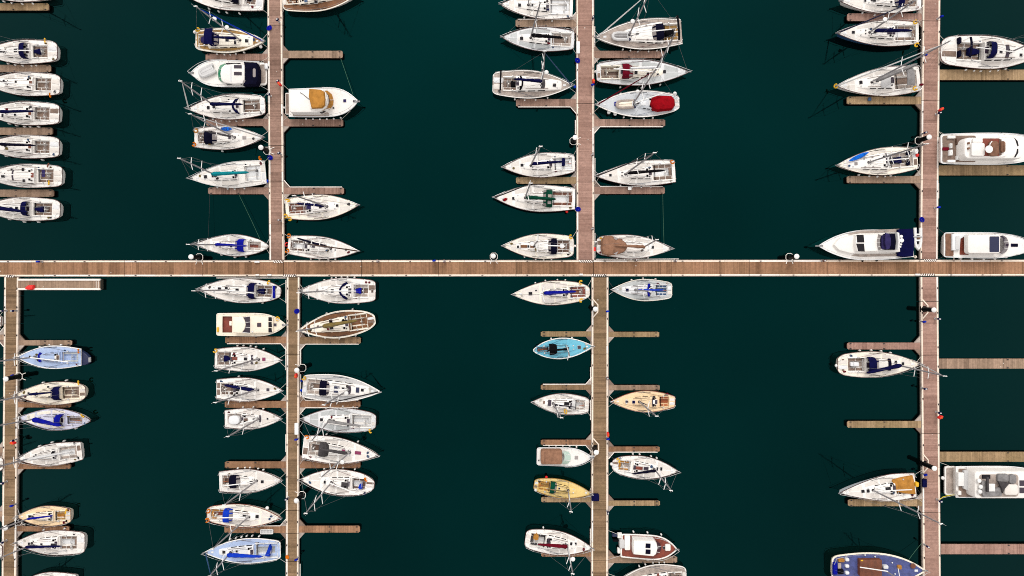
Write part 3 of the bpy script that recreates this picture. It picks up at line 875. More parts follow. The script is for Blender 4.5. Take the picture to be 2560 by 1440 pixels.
        for sd in (-1, 1):
            for k in range(wins):
                a = xa + 0.05 * (xf - xa) + span * k / wins; b = a + span / wins * 0.74
                rr = []
                for q in range(4):
                    x = a + (b - a) * q / 3; ww = s.cabw(x); zt = s.cabz(x); zb = s.zs(x) - .03; e = 0.10 * s.k; hh = zt - zb
                    lo, hi = 0.38, 0.86
                    def P(f): return ww - (e * .6 * f / .55 if f < .55 else e * .6 + e * .4 * (f - .55) / .35)
                    rr.append([(x, sd * (P(lo) + .018), zb + hh * lo), (x, sd * (P(hi) + .018), zb + hh * hi), (x, sd * (P(hi) - .03), zb + hh * hi), (x, sd * (P(lo) - .03), zb + hh * lo)])
                mb = MB(); mb.loft(rr, True, True); part("window", mb, win, s.cab_o)
    def cockpit(s, sole='teak', seat='teak', white='white', wheel=1, table=None, aft_seat=True, nseat=2, coam=True, engine=None):
        x0, x1, yc = s.well; k = s.k
        zf = s.zs(x0) - 0.5 * k; zd = s.zs(0.5 * (x0 + x1)) + 0.02
        mb = MB(); mb.box(x0 - .02, x1 + .02, -yc - .02, yc + .02, zf - .06, zf)
        for a in ((x0 - .04, x0, -yc, yc), (x1, x1 + .04, -yc, yc), (x0, x1, -yc - .04, -yc), (x0, x1, yc, yc + .04)):
            mb.box(a[0], a[1], a[2], a[3], zf - .03, zd + .03)
        w = part("cockpit", mb, white, s.root, False)
        mb = MB(); mb.slab(rrect(x0 + .05, -yc * .38, x1 - .05, yc * .38, .08), zf + .002, zf + .02, 0); part("sole", mb, sole, w)
        bw = yc * 0.5; zb = zf + 0.36 * k
        for sd in (-1, 1):
            mb = MB(); mb.slab(rrect(x0 + .02, sd * (yc - bw), x1 - .02, sd * (yc - .01), .1), zf, zb, 0.03); bo = part("bench", mb, white, w)
            ln = (x1 - x0 - 0.16) / nseat
            for q in range(nseat):
                a = x0 + .08 + ln * q
                mb = MB(); mb.slab(rrect(a + .03, sd * (yc - bw + .05), a + ln - .03, sd * (yc - .07), .06, 2), zb, zb + .022, 0.008); part("seat_panel", mb, seat, bo)
            if coam:
                mb = MB(); mb.slab(rrect(x0 - .05, sd * (yc + .02), x1 + .15, sd * (yc + .02 + .16 * k), .07), zd - .05, zd + .17 * k, 0.05); part("coaming", mb, white, s.root)
        if aft_seat:
            mb = MB(); mb.slab(rrect(x0 + .04, -yc * .5, x0 + .42 * k, yc * .5, .06), zb - .04, zb + .02, 0.01); part("helm_seat", mb, seat, w)
        if wheel == 1:
            xw = x0 + (x1 - x0) * .3
            mb = MB(); mb.tube([(xw + .12, 0, zf), (xw + .12, 0, zf + .75)], [.11, .08], 8); pd = part("steering_pedestal", mb, white, w)
            put("wheel", shared("wheel", wheel_fn, 'chrome'), pd, (xw, 0, zf + .72), (0, -.25, 0), (1, 1.15 * k, 1.15 * k))
        elif wheel == 2:
            xw = x0 + (x1 - x0) * .25
            for sd in (-1, 1):
                mb = MB(); mb.tube([(xw + .1, sd * yc * .5, zf), (xw + .1, sd * yc * .5, zf + .72)], [.1, .07], 8); pd = part("steering_pedestal", mb, white, w)
                put("wheel", shared("wheel", wheel_fn, 'chrome'), pd, (xw, sd * yc * .5, zf + .7), (0, -.2, 0), (1, 1, 1))
        elif wheel == 0:
            mb = MB(); mb.tube([(x0 + .1, 0, zf + .5), (x0 + 1.1 * k, .05, zf + .62)], [.035, .022], 6); part("tiller", mb, 'wood', w)
        if table:
            a = x0 + (x1 - x0) * .48; b = x0 + (x1 - x0) * .92
            mb = MB(); mb.slab([(a, -yc * .42), (a + .12, -yc * .5), (b, -yc * .2), (b, yc * .2), (a + .12, yc * .5), (a, yc * .42)], zf + .2, zf + .68 * k, 0.05)
            part("cockpit_table", mb, table, w)
        # companionway hatch, washboard and traveller
        return w
    def companion(s, m='smoke', m2='white', w=None):
        xa = s.cab[0]; k = s.k; ww = (w or s.B * .23); z = s.cabz(xa) + .05
        mb = MB(); mb.slab(rrect(xa - .02, -ww, xa + .75 * k, ww, .06), z - .08, z + .05, .02); f = part("companionway", mb, m2, s.root)
        mb = MB(); mb.slab(rrect(xa + .0, -ww + .06, xa + .42 * k, ww - .06, .03), z + .03, z + .062, .005); part("sliding_hatch", mb, m, f)
    def rails(s, aft=True):
        # pulpit, pushpit and guard wires on stanchions
        L, k = s.L, s.k; h = 0.62
        pts = []
        for x in (L * .86, L * .93, L * .985):
            pts.append((x, s.hb(x) * .96 if x < L * .97 else .10, s.zs(x) + h * (.95 if x > L * .85 else .9)))
        tipx = L * 1.015
        path = pts + [(tipx, 0, s.zs(L) + h)] + [(a, -b, c) for a, b, c in pts[::-1]]
        mb = MB(); mb.tube(path, 0.026, 5)
        for a, b, c in pts[:2]:
            for sd in (-1, 1): mb.tube([(a, sd * b, c), (a, sd * s.hb(a) * .95, s.zs(a))], 0.02, 4)
        part("pulpit", mb, 'chrome', s.root)
        if aft:
            bb = s.hb(0.05 * L) * .95
            e = [(L * .14, s.hb(L * .14) * .96), (L * .03, s.hb(L * .03) * .95), (0.08, s.hb(.0) * .72)]
            path = [(x, y, s.zs(x) + h) for x, y in e]
            for sd in (-1, 1):
                mb = MB(); mb.tube([(x, sd * y, z) for x, y, z in path], 0.026, 5)
                for x, y, z in path: mb.tube([(x, sd * y, z), (x, sd * y, s.zs(x))], 0.02, 4)
                part("pushpit", mb, 'chrome', s.root)
        for sd in (-1, 1):
            mb = MB(); xs = [L * (.14 + .72 * i / 6) for i in range(7)]
            mb.tube([(x, sd * s.hb(x) * .955, s.zs(x) + h - .03) for x in xs], 0.010, 4)
            for x in xs[1:-1]: mb.tube([(x, sd * s.hb(x) * .955, s.zs(x)), (x, sd * s.hb(x) * .955, s.zs(x) + h)], 0.016, 4)
            part("guard_rail", mb, 'chrome', s.root)
    def fittings(s, tracks=True, grab='teakdark', winches=True, lines=True):
        L, k = s.L, s.k
        if getattr(s, 'cab', None):
            xa, xf = s.cab[0], s.cab[1]
            if grab:
                for sd in (-1, 1):
                    mb = MB(); pts = []
                    for q in range(7):
                        x = xa + (xf - xa) * (.22 + .5 * q / 6); y = sd * s.cabw(x) * .72
                        pts.append((x, y, s.top(x, y) + (.05 if q % 2 else .07)))
                    mb.tube(pts, .028, 5); part("grab_rail", mb, grab, s.root)
            if winches:
                for sd in (-1, 1):
                    x = xa + .3 * k; y = sd * s.cabw(x) * .62
                    put("winch", shared("winch", winch_fn, 'darkgrey'), s.root, (x, y, s.top(x, y) - .01))
            if lines:
                xm = getattr(s, 'xm', xa + (xf - xa) * .6)
                for y0, c in ((-.22, 'darkgrey'), (.17, 'rope'), (.3, 'hullblue')):
                    mb = MB(); y1 = y0 * 1.7 * k
                    mb.tube([(xm - .15, y0 * .4, s.top(xm - .15, 0) + .02), ((xm + xa) / 2, y1, s.top((xm + xa) / 2, y1) + .015), (xa + .2, y1, s.top(xa + .2, y1) + .015)], .013, 4)
                    part("halyard", mb, c, s.root)
        if winches and s.well:
            for sd in (-1, 1):
                x = s.well[0] + (s.well[1] - s.well[0]) * .6; y = sd * (s.well[2] + .12 * k)
                put("winch", shared("winch", winch_fn, 'chrome'), s.root, (x, y, s.dz(x, y) + .15 * k), None, (1.25, 1.25, 1.1))
        if tracks:
            for sd in (-1, 1):
                mb = MB(); pts = []
                for q in range(5):
                    x = L * (.38 + .2 * q / 4); y = sd * (s.hb(x) * .86); pts.append((x, y, s.dz(x, y) + .025))
                mb.tube(pts, .024, 4); part("genoa_track", mb, 'darkgrey', s.root)
        for x in (L * .06, L * .9, L * .5):
            for sd in (-1, 1):
                y = sd * (s.hb(x) - .14); put("cleat", shared("cleat2", cleat2_fn, 'chrome'), s.root, (x, y, s.dz(x, y)))
        mb = MB(); x = L * .955
        mb.box(x - .05, L * 1.012, -.07, .07, s.zs(L) + .0, s.zs(L) + .10); mb.tube([(x - .1, 0, s.zs(x) + .12), (L * 1.01, 0, s.zs(L) + .15)], .03, 5)
        part("anchor_roller", mb, 'steel', s.root, False)
        mb = MB(); x = L * .89; mb.slab(rrect(x - .2 * k, -.13 * k, x + .2 * k, .13 * k, .05), s.dz(x) - .01, s.dz(x) + .03, .01); part("anchor_locker_lid", mb, 'cool', s.root)
    def clutter(s, deck):
        """the small gear that lies about on a sailing yacht's deck"""
        L, k, rg = s.L, s.k, s.rng
        xa, xf = s.cab[0], s.cab[1]
        if deck in ('white', 'ivory', 'cool', 'cream', 'lavender'):        # grippy panels moulded into the deck
            zf = lambda x, y: s.dz(x, y) - .012
            tone = 'nonslip' if deck in ('white', 'ivory') else ('greydeck' if deck == 'cool' else 'ivory')
            for sd in (-1, 1):
                a0, a1 = min(xf + .25 * k, L * .8), L * .875
                if a1 - a0 > .3:
                    p = [(a0, sd * .06), (a1, sd * .06), (a1, sd * max(.1, s.hb(a1) * .72)), (a0, sd * s.hb(a0) * .78)]
                    mb = MB(); mb.slab(p, 0, .018, 0, zf); part("nonslip_panel", mb, tone, s.root)
                for u0, u1 in ((.0, .46), (.5, .97)):
                    b0, b1 = xa + (xf - xa) * u0 + .1, xa + (xf - xa) * u1
                    p = []
                    for q in range(4):
                        x = b0 + (b1 - b0) * q / 3; p.append((x, sd * (s.cabw(x) + .07)))
                    for q in range(3, -1, -1):
                        x = b0 + (b1 - b0) * q / 3; p.append((x, sd * max(s.cabw(x) + .12, s.hb(x) * .8)))
                    mb = MB(); mb.slab(p, 0, .018, 0, zf); part("nonslip_panel", mb, tone, s.root)
        for sd in (-1, 1):
            x = xa + .62 * k; y = sd * s.cabw(x) * .5
            mb = MB(); mb.slab(rrect(x - .13, y - .14, x + .13, y + .14, .03, 2), s.top(x, y) - .02, s.top(x, y) + .09, .03); part("rope_clutch", mb, 'black', s.root)
            pts = []
            x0 = L * .5; xe = s.well[0] + (s.well[1] - s.well[0]) * .6; ye = s.well[2] + .12 * k
            for q in range(5):
                u = q / 4; x = x0 + (xe - x0) * u; y = s.hb(x) * .85 * (1 - u) + ye * u; pts.append((x, sd * y, s.dz(x, y) + .03 + (.12 * k * u)))
            mb = MB(); mb.tube(pts, .016, 4); part("genoa_sheet", mb, rg.choice(('darkgrey', 'maroon', 'hullblue', 'railbrown')), s.root)
        for q in range(rg.choice((2, 3, 4))):
            x, y = rg.choice(((xa + .35 * k, s.cabw(xa) * .8), (s.xm - .3, .4), (L * .86, .25), (s.well[0] + .3, s.well[2] + .25), (s.well[1] - .3, s.well[2] + .1), (L * .07, s.hb(L * .07) * .7)))
            y *= rg.choice((-1, 1)); x += rg.uniform(-.2, .2); y += rg.uniform(-.1, .1)
            put("rope_coil", shared("rope_coil", coil_fn, rg.choice(('darkgrey', 'rope', 'hullblue', 'maroon', 'khaki', 'black'))), s.root, (x, y, s.top(x, y)), (0, 0, rg.uniform(0, 3)), (rg.uniform(.8, 1.3), rg.uniform(.7, 1), 1))
        mb = MB(); mb.lathe([(.2, 0), (.2, .04), (.13, .1)], 10, (s.xm, 0, s.top(s.xm, 0) - .01)); part("mast_collar", mb, 'darkgrey', s.root)
        for sd in (-1, 1):
            x = s.xm - .25; y = sd * .28; put("turning_block", shared("winch", winch_fn, 'black'), s.root, (x, y, s.top(x, y) - .03), None, (.7, .7, .5))
        mb = MB(); x = s.well[1] - .25 * k; w = s.well[2]
        mb.box(x - .05, x + .05, -w - .1, w + .1, s.zs(x) + .03, s.zs(x) + .09); part("traveller", mb, rg.choice(('darkgrey', 'alu', 'black')), s.root, False)
        if s.well[0] > .5:                                              # locker lids on the after deck
            for sd in (-1, 1):
                x0, x1 = .12 * k, s.well[0] - .1; w = min(s.hb(x0), s.hb(x1)) * .62
                mb = MB(); mb.slab(rrect(x0, sd * .08, x1, sd * w, .06, 2), 0, .03, .01, lambda x, y: s.dz(x, y) - .01); part("locker_lid", mb, rg.choice(('cool', 'nonslip', 'teak', 'nonslip')), s.root)
        for sd in (-1, 1):
            x = xf - .5 * k; y = sd * s.cabw(x) * .55
            put("vent", shared("vent", vent_fn, 'chrome'), s.root, (x, y, s.top(x, y) - .01))
    def dodger(s, x0, x1, w, h, m, pane='vinyl'):
        """sprayhood: canvas arch, x0 = open aft edge, x1 = foot on the coachroof"""
        zb = s.top(x0, 0) - .12 * s.k; st = [(0, 1, 1), (.3, 1.0, 1.02), (.55, .98, .93), (.78, .9, .62), (.93, .84, .28), (1, .8, .1)]
        rings = []
        for u, ww, hh in st:
            x = x0 + (x1 - x0) * u
            r = []
            for q in range(13):
                a = math.pi * q / 12; ca, sa = math.cos(a), math.sin(a)
                y = w * ww * math.copysign(abs(ca) ** .62, ca); z = zb + h * hh * (sa ** .7 if sa > 0 else 0)
                r.append((x + (.12 * w if u > .5 else 0) * sa * (1 if x1 > x0 else -1), y, z))
            rings.append(r)
        mb = MB(); mb.loft(rings, False, False)
        inner = [[(q[0] - .02, q[1] * .97, zb + (q[2] - zb) * .96) for q in r] for r in rings]
        mb.loft([inner[0], rings[0]], False, False); mb.loft(inner, False, False)
        o = part("sprayhood", mb, m, s.root)
        for (a, b) in ((2, 4), (5, 7), (8, 10)):
            rr = []
            for i in (2, 3, 4):
                r = rings[i]; rr.append([(q[0] + .015, q[1] * 1.01, q[2] + .018) for q in r[a:b + 1]])
            low = [[(q[0] - .02, q[1], q[2] - .03) for q in r] for r in rr]
            mb = MB(); mb.loft(rr, False, False); mb.loft(low, False, False); mb.loft([low[0], rr[0]], False, False); mb.loft([rr[-1], low[-1]], False, False)
            part("clear_window", mb, pane, o)
        return o
    def folded_hood(s, x, w, m, bulge=.5, r=.13):
        """a sprayhood folded down: a fat canvas roll lying in an arc across the coachroof"""
        pts = []
        for q in range(11):
            a = -1 + 2 * q / 10; y = w * a; xx = x + bulge * (1 - abs(a) ** 2.2)
            pts.append((xx, y, s.top(xx, y) + r * .8))
        mb = MB(); mb.tube(pts, [r * (1.35 if q in (0, 1, 9, 10) else 1.0) * s.rng.uniform(.85, 1.15) for q in range(11)], 7)
        return part("folded_sprayhood", mb, m, s.root)
    def bimini(s, x0, x1, w, z, m, camber=.25):
        rings = []
        for u in (0, .08, .5, .92, 1):
            x = x0 + (x1 - x0) * u; dz_ = -.09 if u in (0, 1) else 0
            rings.append([(x, w * a, z + dz_ + camber * (1 - a * a) - .0) for a in (-1, -.75, -.4, 0, .4, .75, 1)])
        low = [[(q[0], q[1] * .99, q[2] - .05) for q in r] for r in rings]
        mb = MB(); mb.loft(rings, False, False); mb.loft(low, False, False)
        o = part("bimini", mb, m, s.root)
        for x in (x0 + .05, x1 - .05):
            f = MB(); f.tube([(x, -w, s.dz(x, s.hb(x))), (x, -w, z - .08), (x, 0, z + camber - .12), (x, w, z - .08), (x, w, s.dz(x, s.hb(x)))], .02, 5); part("canopy_hoop", f, 'chrome', o)
        return o
    def sailcover(s, p0, p1, m, r=.17, name="sail_cover", prof=None):
        p0, p1 = Vector(p0), Vector(p1); d = (p1 - p0); n = 14
        t = d.normalized(); sd = Vector((-t.y, t.x, 0)).normalized(); up = Vector((0, 0, 1))
        rings = []
        for i in range(n + 1):
            u = i / n
            rr = r * (1.12 - .55 * u) * (0.55 if i == 0 else (.35 if i == n else 1)) * s.rng.uniform(.9, 1.1)
            c = p0 + d * u + up * (.02 * math.sin(u * 19) + rr * .3); rings.append([c + sd * (rr * math.cos(a * math.pi / 5)) + up * (rr * 1.5 * math.sin(a * math.pi / 5) * (1 if a < 5 else .6)) for a in range(10)])
        mb = MB(); mb.loft(rings, True, True)
        return part(name, mb, m, s.root)
    def mast(s, base, tip=None, h=None, spreaders=2, radar=False, furl=None, spar='spar', backstay=True, rad=.105):
        """base, tip: photograph pixels (tip may be out of frame -> None)"""
        x, y = s.l(base[0], base[1], 1.6); y *= .5
        z0 = s.top(x, 0) - .03; s.xm = x
        hh = h or s.L * 1.28 + 1.0
        tx, ty = x - .012 * hh, y
        if tip is not None:
            # how high must the truck be for the perspective to show it at that pixel?
            wb = Vector((s.A.x + x * s.c - y * s.sn, s.A.y + x * s.sn + y * s.c)); N = Vector((NX, NY))
            t0 = wxy(tip[0], tip[1], 0); v = Vector((t0.x, t0.y)) - N; rb = (wb - N)
            hh = H * (1 - rb.dot(v) / v.dot(v)); hh = max(7.0, min(22.0, hh))
            q = s.l(tip[0], tip[1], hh); lim = .07 * hh
            dx, dy = q[0] - x, q[1] - y; dd = math.hypot(dx, dy)
            if dd > lim: dx, dy = dx * lim / dd, dy * lim / dd
            tx, ty = x + dx, y + dy
        s.mh = hh; k = s.k
        def at(f): return Vector((x + (tx - x) * f, y + (ty - y) * f, z0 + (hh - z0) * f))
        mb = MB(); mb.tube([at(0), at(.5), at(.8), at(1)], [rad, rad * .98, rad * .85, rad * .62], 10); mo = part("mast", mb, spar, s.root)
        mb = MB(); c = at(1); mb.box(c.x - .25, c.x + .2, c.y - .05, c.y + .05, c.z - .02, c.z + .1); mb.tube([(c.x - .2, c.y, c.z + .1), (c.x - .2, c.y, c.z + .8)], .014, 4); mb.lathe([(.06, .1), (.07, .25), (.02, .3)], 8, (c.x + .1, c.y, c.z))
        part("masthead", mb, 'plastic', mo, False)
        hb = s.hb(x) * .9; ends = {}
        fr = (.42, .70) if spreaders == 2 else (.52,)
        for i, f in enumerate(fr):
            c = at(f); w = hb * (.78 - .15 * i)
            for sd in (-1, 1):
                e = (c.x - .22 * w, c.y + sd * w, c.z + .06); ends[(i, sd)] = e
                mb = MB(); mb.tube([c, e], [.06, .045], 6, flat=.6); part("spreader", mb, 'plastic', mo)
        for sd in (-1, 1):
            ch = (x - .15, sd * hb, s.zs(x) + .03)
            pts = [ch] + [ends[(i, sd)] for i in range(len(fr))] + [at(.97)]
            mb = MB(); mb.tube(pts, .012, 4); part("shroud", mb, 'steel', mo)
        bowp = Vector((s.L * .975, 0, s.zs(s.L) + .12)); topf = at(.955)
        mb = MB()
        if furl:
            dv = topf - bowp; mb.tube([bowp, bowp + dv * .04, bowp + dv * .5, bowp + dv * .92, bowp + dv * .96, topf], [.05, .095, .085, .05, .02, .015], 7)
            part("furled_genoa", mb, furl, mo)
        else:
            mb.tube([bowp, topf], .018, 4); part("forestay", mb, 'steel', mo)
        if backstay:
            mb = MB(); mb.tube([(0.1, 0, s.zs(0) + .1), at(.99)], .011, 4); part("backstay", mb, 'steel', mo)
        if radar:
            c = at(.45 if radar is True else radar); mb = MB(); mb.box(c.x, c.x + .4, c.y - .05, c.y + .05, c.z - .05, c.z)
            part("radar_bracket", mb, 'steel', mo, False)
            put("radar_dome", shared("dome", dome_fn, 'plastic'), mo, (c.x + .42, c.y, c.z))
        return mo
    def boom(s, base, end, cover='navy', r=.17, z=None, spar='alu', vang=True):
        z = z or (s.zs(s.L * .5) + 1.55 * s.k ** .5)
        x0, y0 = s.l(base[0], base[1], z); x1, y1 = s.l(end[0], end[1], z)
        if hasattr(s, 'xm'): x0 = s.xm - .1; y0 *= .6
        mb = MB(); mb.tube([(x0, y0, z - .1), (x1, y1, z)], .065 if cover else .075, 8); bo = part("boom", mb, spar if cover else 'plastic', s.root)
        if vang:
            q = .28; mb = MB(); mb.tube([(x0 - .02, y0, s.top(x0, 0) + .15), (x0 + (x1 - x0) * q, y0 + (y1 - y0) * q, z - .1)], .025, 5); part("vang", mb, 'darkgrey', bo)
        if cover: s.sailcover((x0 + .05, y0, z + .04), (x1, y1, z + .05), cover, 1.4 * r * (s.k ** .5))
        return bo
    def fenders(s, side, ts, m='plastic'):
        """side N/S of the photograph"""
        sd = (1 if side == 'N' else -1) * (1 if s.c > 0 else -1)
        for t in ts:
            x = s.L * t; put("fender", shared("fender", fender_fn, m), s.root, (x, sd * (s.hb(x) + .10), .12 + s.rng.uniform(-.05, .12)))
    def buoy(s, px, py, m='yellow', ring=False, z=None):
        z = z or s.fb + .5; x, y = s.l(px, py, z)
        put("lifebuoy" if ring else "horseshoe_buoy", shared("ring" if ring else "buoy", ring_fn if ring else buoy_fn, m), s.root, (x, y, z), (s.rng.uniform(-.5, .5), .9, s.rng.uniform(-.6, .6)))
    def ball(s, px, py, m='plastic', z=.9, r=1.0):
        x, y = s.l(px, py, z); put("ball_fender", shared("ball", ball_fn, m), s.root, (x, y, z), None, (r, r, r))
    def line(s, a, b, za=None, zb=.65, m='rope', r=.02):
        """mooring line between two pixels"""
        za = za or s.fb + .05
        A_ = Vector((*s.l(a[0], a[1], za), za)); B_ = Vector((*s.l(b[0], b[1], zb), zb)); ln = (A_ - B_).length
        pts = [A_.lerp(B_, u) - Vector((0, 0, .25 * min(1.2, ln * .06) * 4 * u * (1 - u))) for u in (0, .2, .4, .6, .8, 1)]
        mb = MB(); mb.tube(pts, r, 5); part("mooring_line", mb, m, s.root)
    def moor(s, edge):
        """warps from the end of the boat nearest the walkway edge"""
        bow_in = abs(s.bw[0] - edge) < abs(s.st[0] - edge)
        e = s.bw if bow_in else s.st; o = s.st if bow_in else s.bw
        t = .06
        xx = e[0] + (o[0] - e[0]) * (.05 if bow_in else .03); yy = e[1] + (o[1] - e[1]) * .05
        half = s.hb(s.L * (.95 if bow_in else .05)) * S * .8
        for sd in (-1, 1):
            s.line((xx, yy + sd * half), (edge, yy + sd * (half + s.rng.uniform(10, 19))), m=s.rng.choice(('rope', 'rope', 'lightgrey', 'darkgrey')), r=.023)
    def roundhatch(s, px, py, r, m, z):
        x, y = s.l(px, py, z); mb = MB(); mb.lathe([(r, 0), (r, .06), (r * .8, .08)], 14, (x, y, z - .06)); return part("round_hatch", mb, m, s.root)

SAILG = "sailing yachts in the marina"
def sail(stern, bow, beam, label, edge=None, hull='white', deck='white', cabm=None, rail='railbrown', railw=.045, sw=.72, tm=.43, p=1.88, rs=None, rk=.55,
         cp=None, cab=None, cabh=.42, fr=.5, wins=3, win='glass', sole='teak', seat='teak', wheel=1, table=None, nseat=2, aft=True,
         dod=None, fold=None, hood_pane='vinyl', mast=None, tip=None, spr=2, radar=False, furl=None, boom=None, cover=None, cr=.17,
         hatches=(), fend=None, buoys=(), fb=1.15, bands=(), extra=None, comp='smoke', grab='teakdark', masth=None, pushpit=True, panes=()):
    b_px = stern[0] - bow[0]
    L_ = abs(b_px) / S; fb = fb * min(1.15, max(.8, L_ / 11.0))
    T = lambda x: (x - stern[0]) / (bow[0] - stern[0])
    Lm = math.hypot(bow[0] - stern[0], bow[1] - stern[1]) / S * (H - fb) / H
    hw = (cp[2] if cp else beam * .26) / S
    w0, w1 = (sorted((T(cp[0]), T(cp[1]))) if cp else (.09, .36))
    w0 = max(.035, w0)
    b = Boat(stern, bow, beam, "sailing_yacht", label, "sailing yacht", SAILG, fb, sw, .42 if tm is None else tm, p, rs, rk, hull, deck, rail, railw, (w0 * Lm, w1 * Lm, hw))
    c0, c1 = (sorted((T(cab[0]), T(cab[1]))) if cab else (w1 + .005, .74))
    b.cabin(c0 * Lm, c1 * Lm, (cab[2] if cab else beam * .31) / S, cabh * b.k, cabm or ('white' if deck != 'cream' else 'cream'), fr, wins, win)
    b.cockpit(sole, seat, cabm or 'white', wheel, table, aft, nseat)
    b.companion(comp)
    mbase = mast or (stern[0] + (bow[0] - stern[0]) * .6, stern[1] + (bow[1] - stern[1]) * .6)
    b.mast(mbase, tip, masth, spr, radar, furl)
    bend = boom or (stern[0] + (bow[0] - stern[0]) * .26, stern[1] + (bow[1] - stern[1]) * .26)
    b.boom(mbase, bend, cover, cr)
    for hh in hatches: b.hatch(*hh)
    if not hatches:
        x = lambda t: (stern[0] + (bow[0] - stern[0]) * t, stern[1] + (bow[1] - stern[1]) * t)
        b.hatch(*x(.8), 9, 9); b.hatch(*x(.67), 7, 7)
    if dod:
        a, c = sorted((T(dod[0]), T(dod[1])))
        b.dodger(a * Lm, c * Lm, dod[2] / S, 1.05 * b.k, dod[3], hood_pane)
    if fold: b.folded_hood(T(fold[0]) * Lm, fold[1] / S, fold[2], fold[3] if len(fold) > 3 else .5)
    for (px, wpx, bulge, thick, m) in bands:        # dark wrap-round windows in the coachroof
        xc = T(px) * Lm; w = wpx / S; pts = []
        for q in range(9):
            a = -1 + q / 4; pts.append((xc + bulge * (1 - a * a), w * a))
        for q in range(8, -1, -1):
            a = -1 + q / 4; pts.append((xc - thick + bulge * .8 * (1 - a * a), w * a * .97))
        mb = MB(); mb.slab(pts, -.03, .035, .01, zf=lambda x, y: b.top(min(x, b.cab[1] - .05), y * .85)); part("saloon_window", mb, m, b.cab_o)
    b.rails(pushpit); b.fittings(grab=grab); b.clutter(deck)
    if fend:
        for f in fend.split():
            sd, n = f[0], int(f[1:]); b.fenders(sd, [.3 + .38 * (i + b.rng.uniform(-.2, .2)) / max(1, n - 1) for i in range(n)])
    for q in buoys: b.buoy(*q)
    if edge is not None: b.moor(edge)
    if extra: extra(b)
    return b

# ------------------------------------------------------------------ loose things carried on deck
def dinghy(cx, cy, lpx, wpx, ang, z, label, tube='lightgrey', floor='grey', cones='navy', upside=False, engine=None):
    c = wxy(cx, cy, z); l, w = lpx / S / 2, wpx / S / 2
    rt = empty("inflatable_dinghy", (c.x, c.y, z), math.radians(ang)); tag(rt, label, "dinghy", "dinghies carried by the boats")
    r = w * .34; yy = w - r
    pts = [(-l, -yy, r), (-l * .4, -yy, r), (l * .3, -yy, r), (l * .68, -yy * .78, r * 1.1), (l - r, -yy * .3, r * 1.25), (l - r, yy * .3, r * 1.25), (l * .68, yy * .78, r * 1.1), (l * .3, yy, r), (-l * .4, yy, r), (-l, yy, r)]
    mb = MB(); mb.tube(pts, [r * .8] + [r] * 8 + [r * .8], 9); part("inflated_tube", mb, tube, rt)
    mb = MB(); mb.slab([(-l * .85, -yy), (l * .5, -yy * .9), (l * .75, 0), (l * .5, yy * .9), (-l * .85, yy)], r * (1.2 if upside else .3), r * (1.75 if upside else .5), .04 if upside else 0); part("floor", mb, floor, rt)
    mb = MB(); mb.box(-l * .84, -l * .78, -yy * .8, yy * .8, r * .2, r * 2.1); part("transom", mb, 'cool', rt, False)
    if cones:
        for sd in (-1, 1):
            mb = MB(); mb.tube([(-l * .98, sd * yy, r), (-l * 1.18, sd * yy, r)], [r * .95, r * .5], 9); part("tube_end_cone", mb, cones, rt)
    if not upside:
        mb = MB(); mb.box(-l * .1, l * .05, -yy, yy, r * 1.3, r * 1.45); part("thwart", mb, 'lightgrey', rt, False)
    else:
        mb = MB(); mb.tube([(-l * .8, 0, r * 1.75), (l * .7, 0, r * 1.75)], .035, 5); part("keel", mb, tube, rt)
    return rt
def board(cx, cy, lpx, wpx, ang, z, label, name, m):
    c = wxy(cx, cy, z); l, w = lpx / S / 2, wpx / S / 2
    rt = empty(name, (c.x, c.y, z), math.radians(ang)); tag(rt, label, name.replace('_', ' '))
    rings = []
    for q in range(11):
        u = -1 + q / 5; ww = w * max(.06, (1 - abs(u) ** 2.6)); hh = .16 * max(.2, 1 - abs(u) ** 3)
        rings.append([(l * u, ww * math.cos(a * math.pi / 4), hh * (1 + math.sin(a * math.pi / 4)) + .05 * u * u) for a in range(8)])
    mb = MB(); mb.loft(rings, True, True); part("body", mb, m, rt)
    if name == 'kayak':
        mb = MB(); mb.tube([(p[0], p[1], .31) for p in rrect(-l * .28, -w * .45, l * .2, w * .45, w * .4)], .03, 5, closed=True); part("cockpit_rim", mb, 'hullnavy', rt)
        for x in (-.6, .55):
            mb = MB(); mb.lathe([(w * .35, 0), (w * .3, .03)], 10, (l * x, 0, .28)); part("hatch_lid", mb, 'hullnavy', rt)
    else:
        for x in (-.5, 0, .5):
            mb = MB(); mb.tube([(l * x, -w * .95, .1), (l * x, 0, .34), (l * x, w * .95, .1)], .025, 5); part("strap", mb, 'hullnavy', rt)

# ================================================================== upper left edge column (bows out of frame)
sail((131, -26), (-55, -26), 62, "white yacht cut by the top left corner, above the yellowish finger pontoon", -54, table='navy', fend='S4')
sail((143, 128), (-45, 132), 61, "white yacht with navy sprayhood, navy table and yellow buoy at the upper left edge", -54, rs=.09, rk=.6, sw=.8,
     cp=(82, 119, 14), cab=(78, -8, 19), dod=(74, 56, 19, 'navy'), table='navy', mast=(8, 128), boom=(78, 126), hatches=[(39, 126, 9, 9), (3, 128, 8, 8)], fend='S5',
     buoys=[(112, 101, 'yellow')])
sail((150, 212), (-42, 207), 60, "white yacht without any canvas at the left edge, with a wooden companionway", -54, rs=.08, rk=.7, sw=.82, cp=(88, 128, 15), cab=(86, -10, 18), wheel=2, nseat=3, comp='brown',
     mast=(14, 210), boom=(86, 211), cover=None, hatches=[(40, 205, 6, 8), (10, 203, 6, 8)], buoys=[(125, 238, 'orange')])
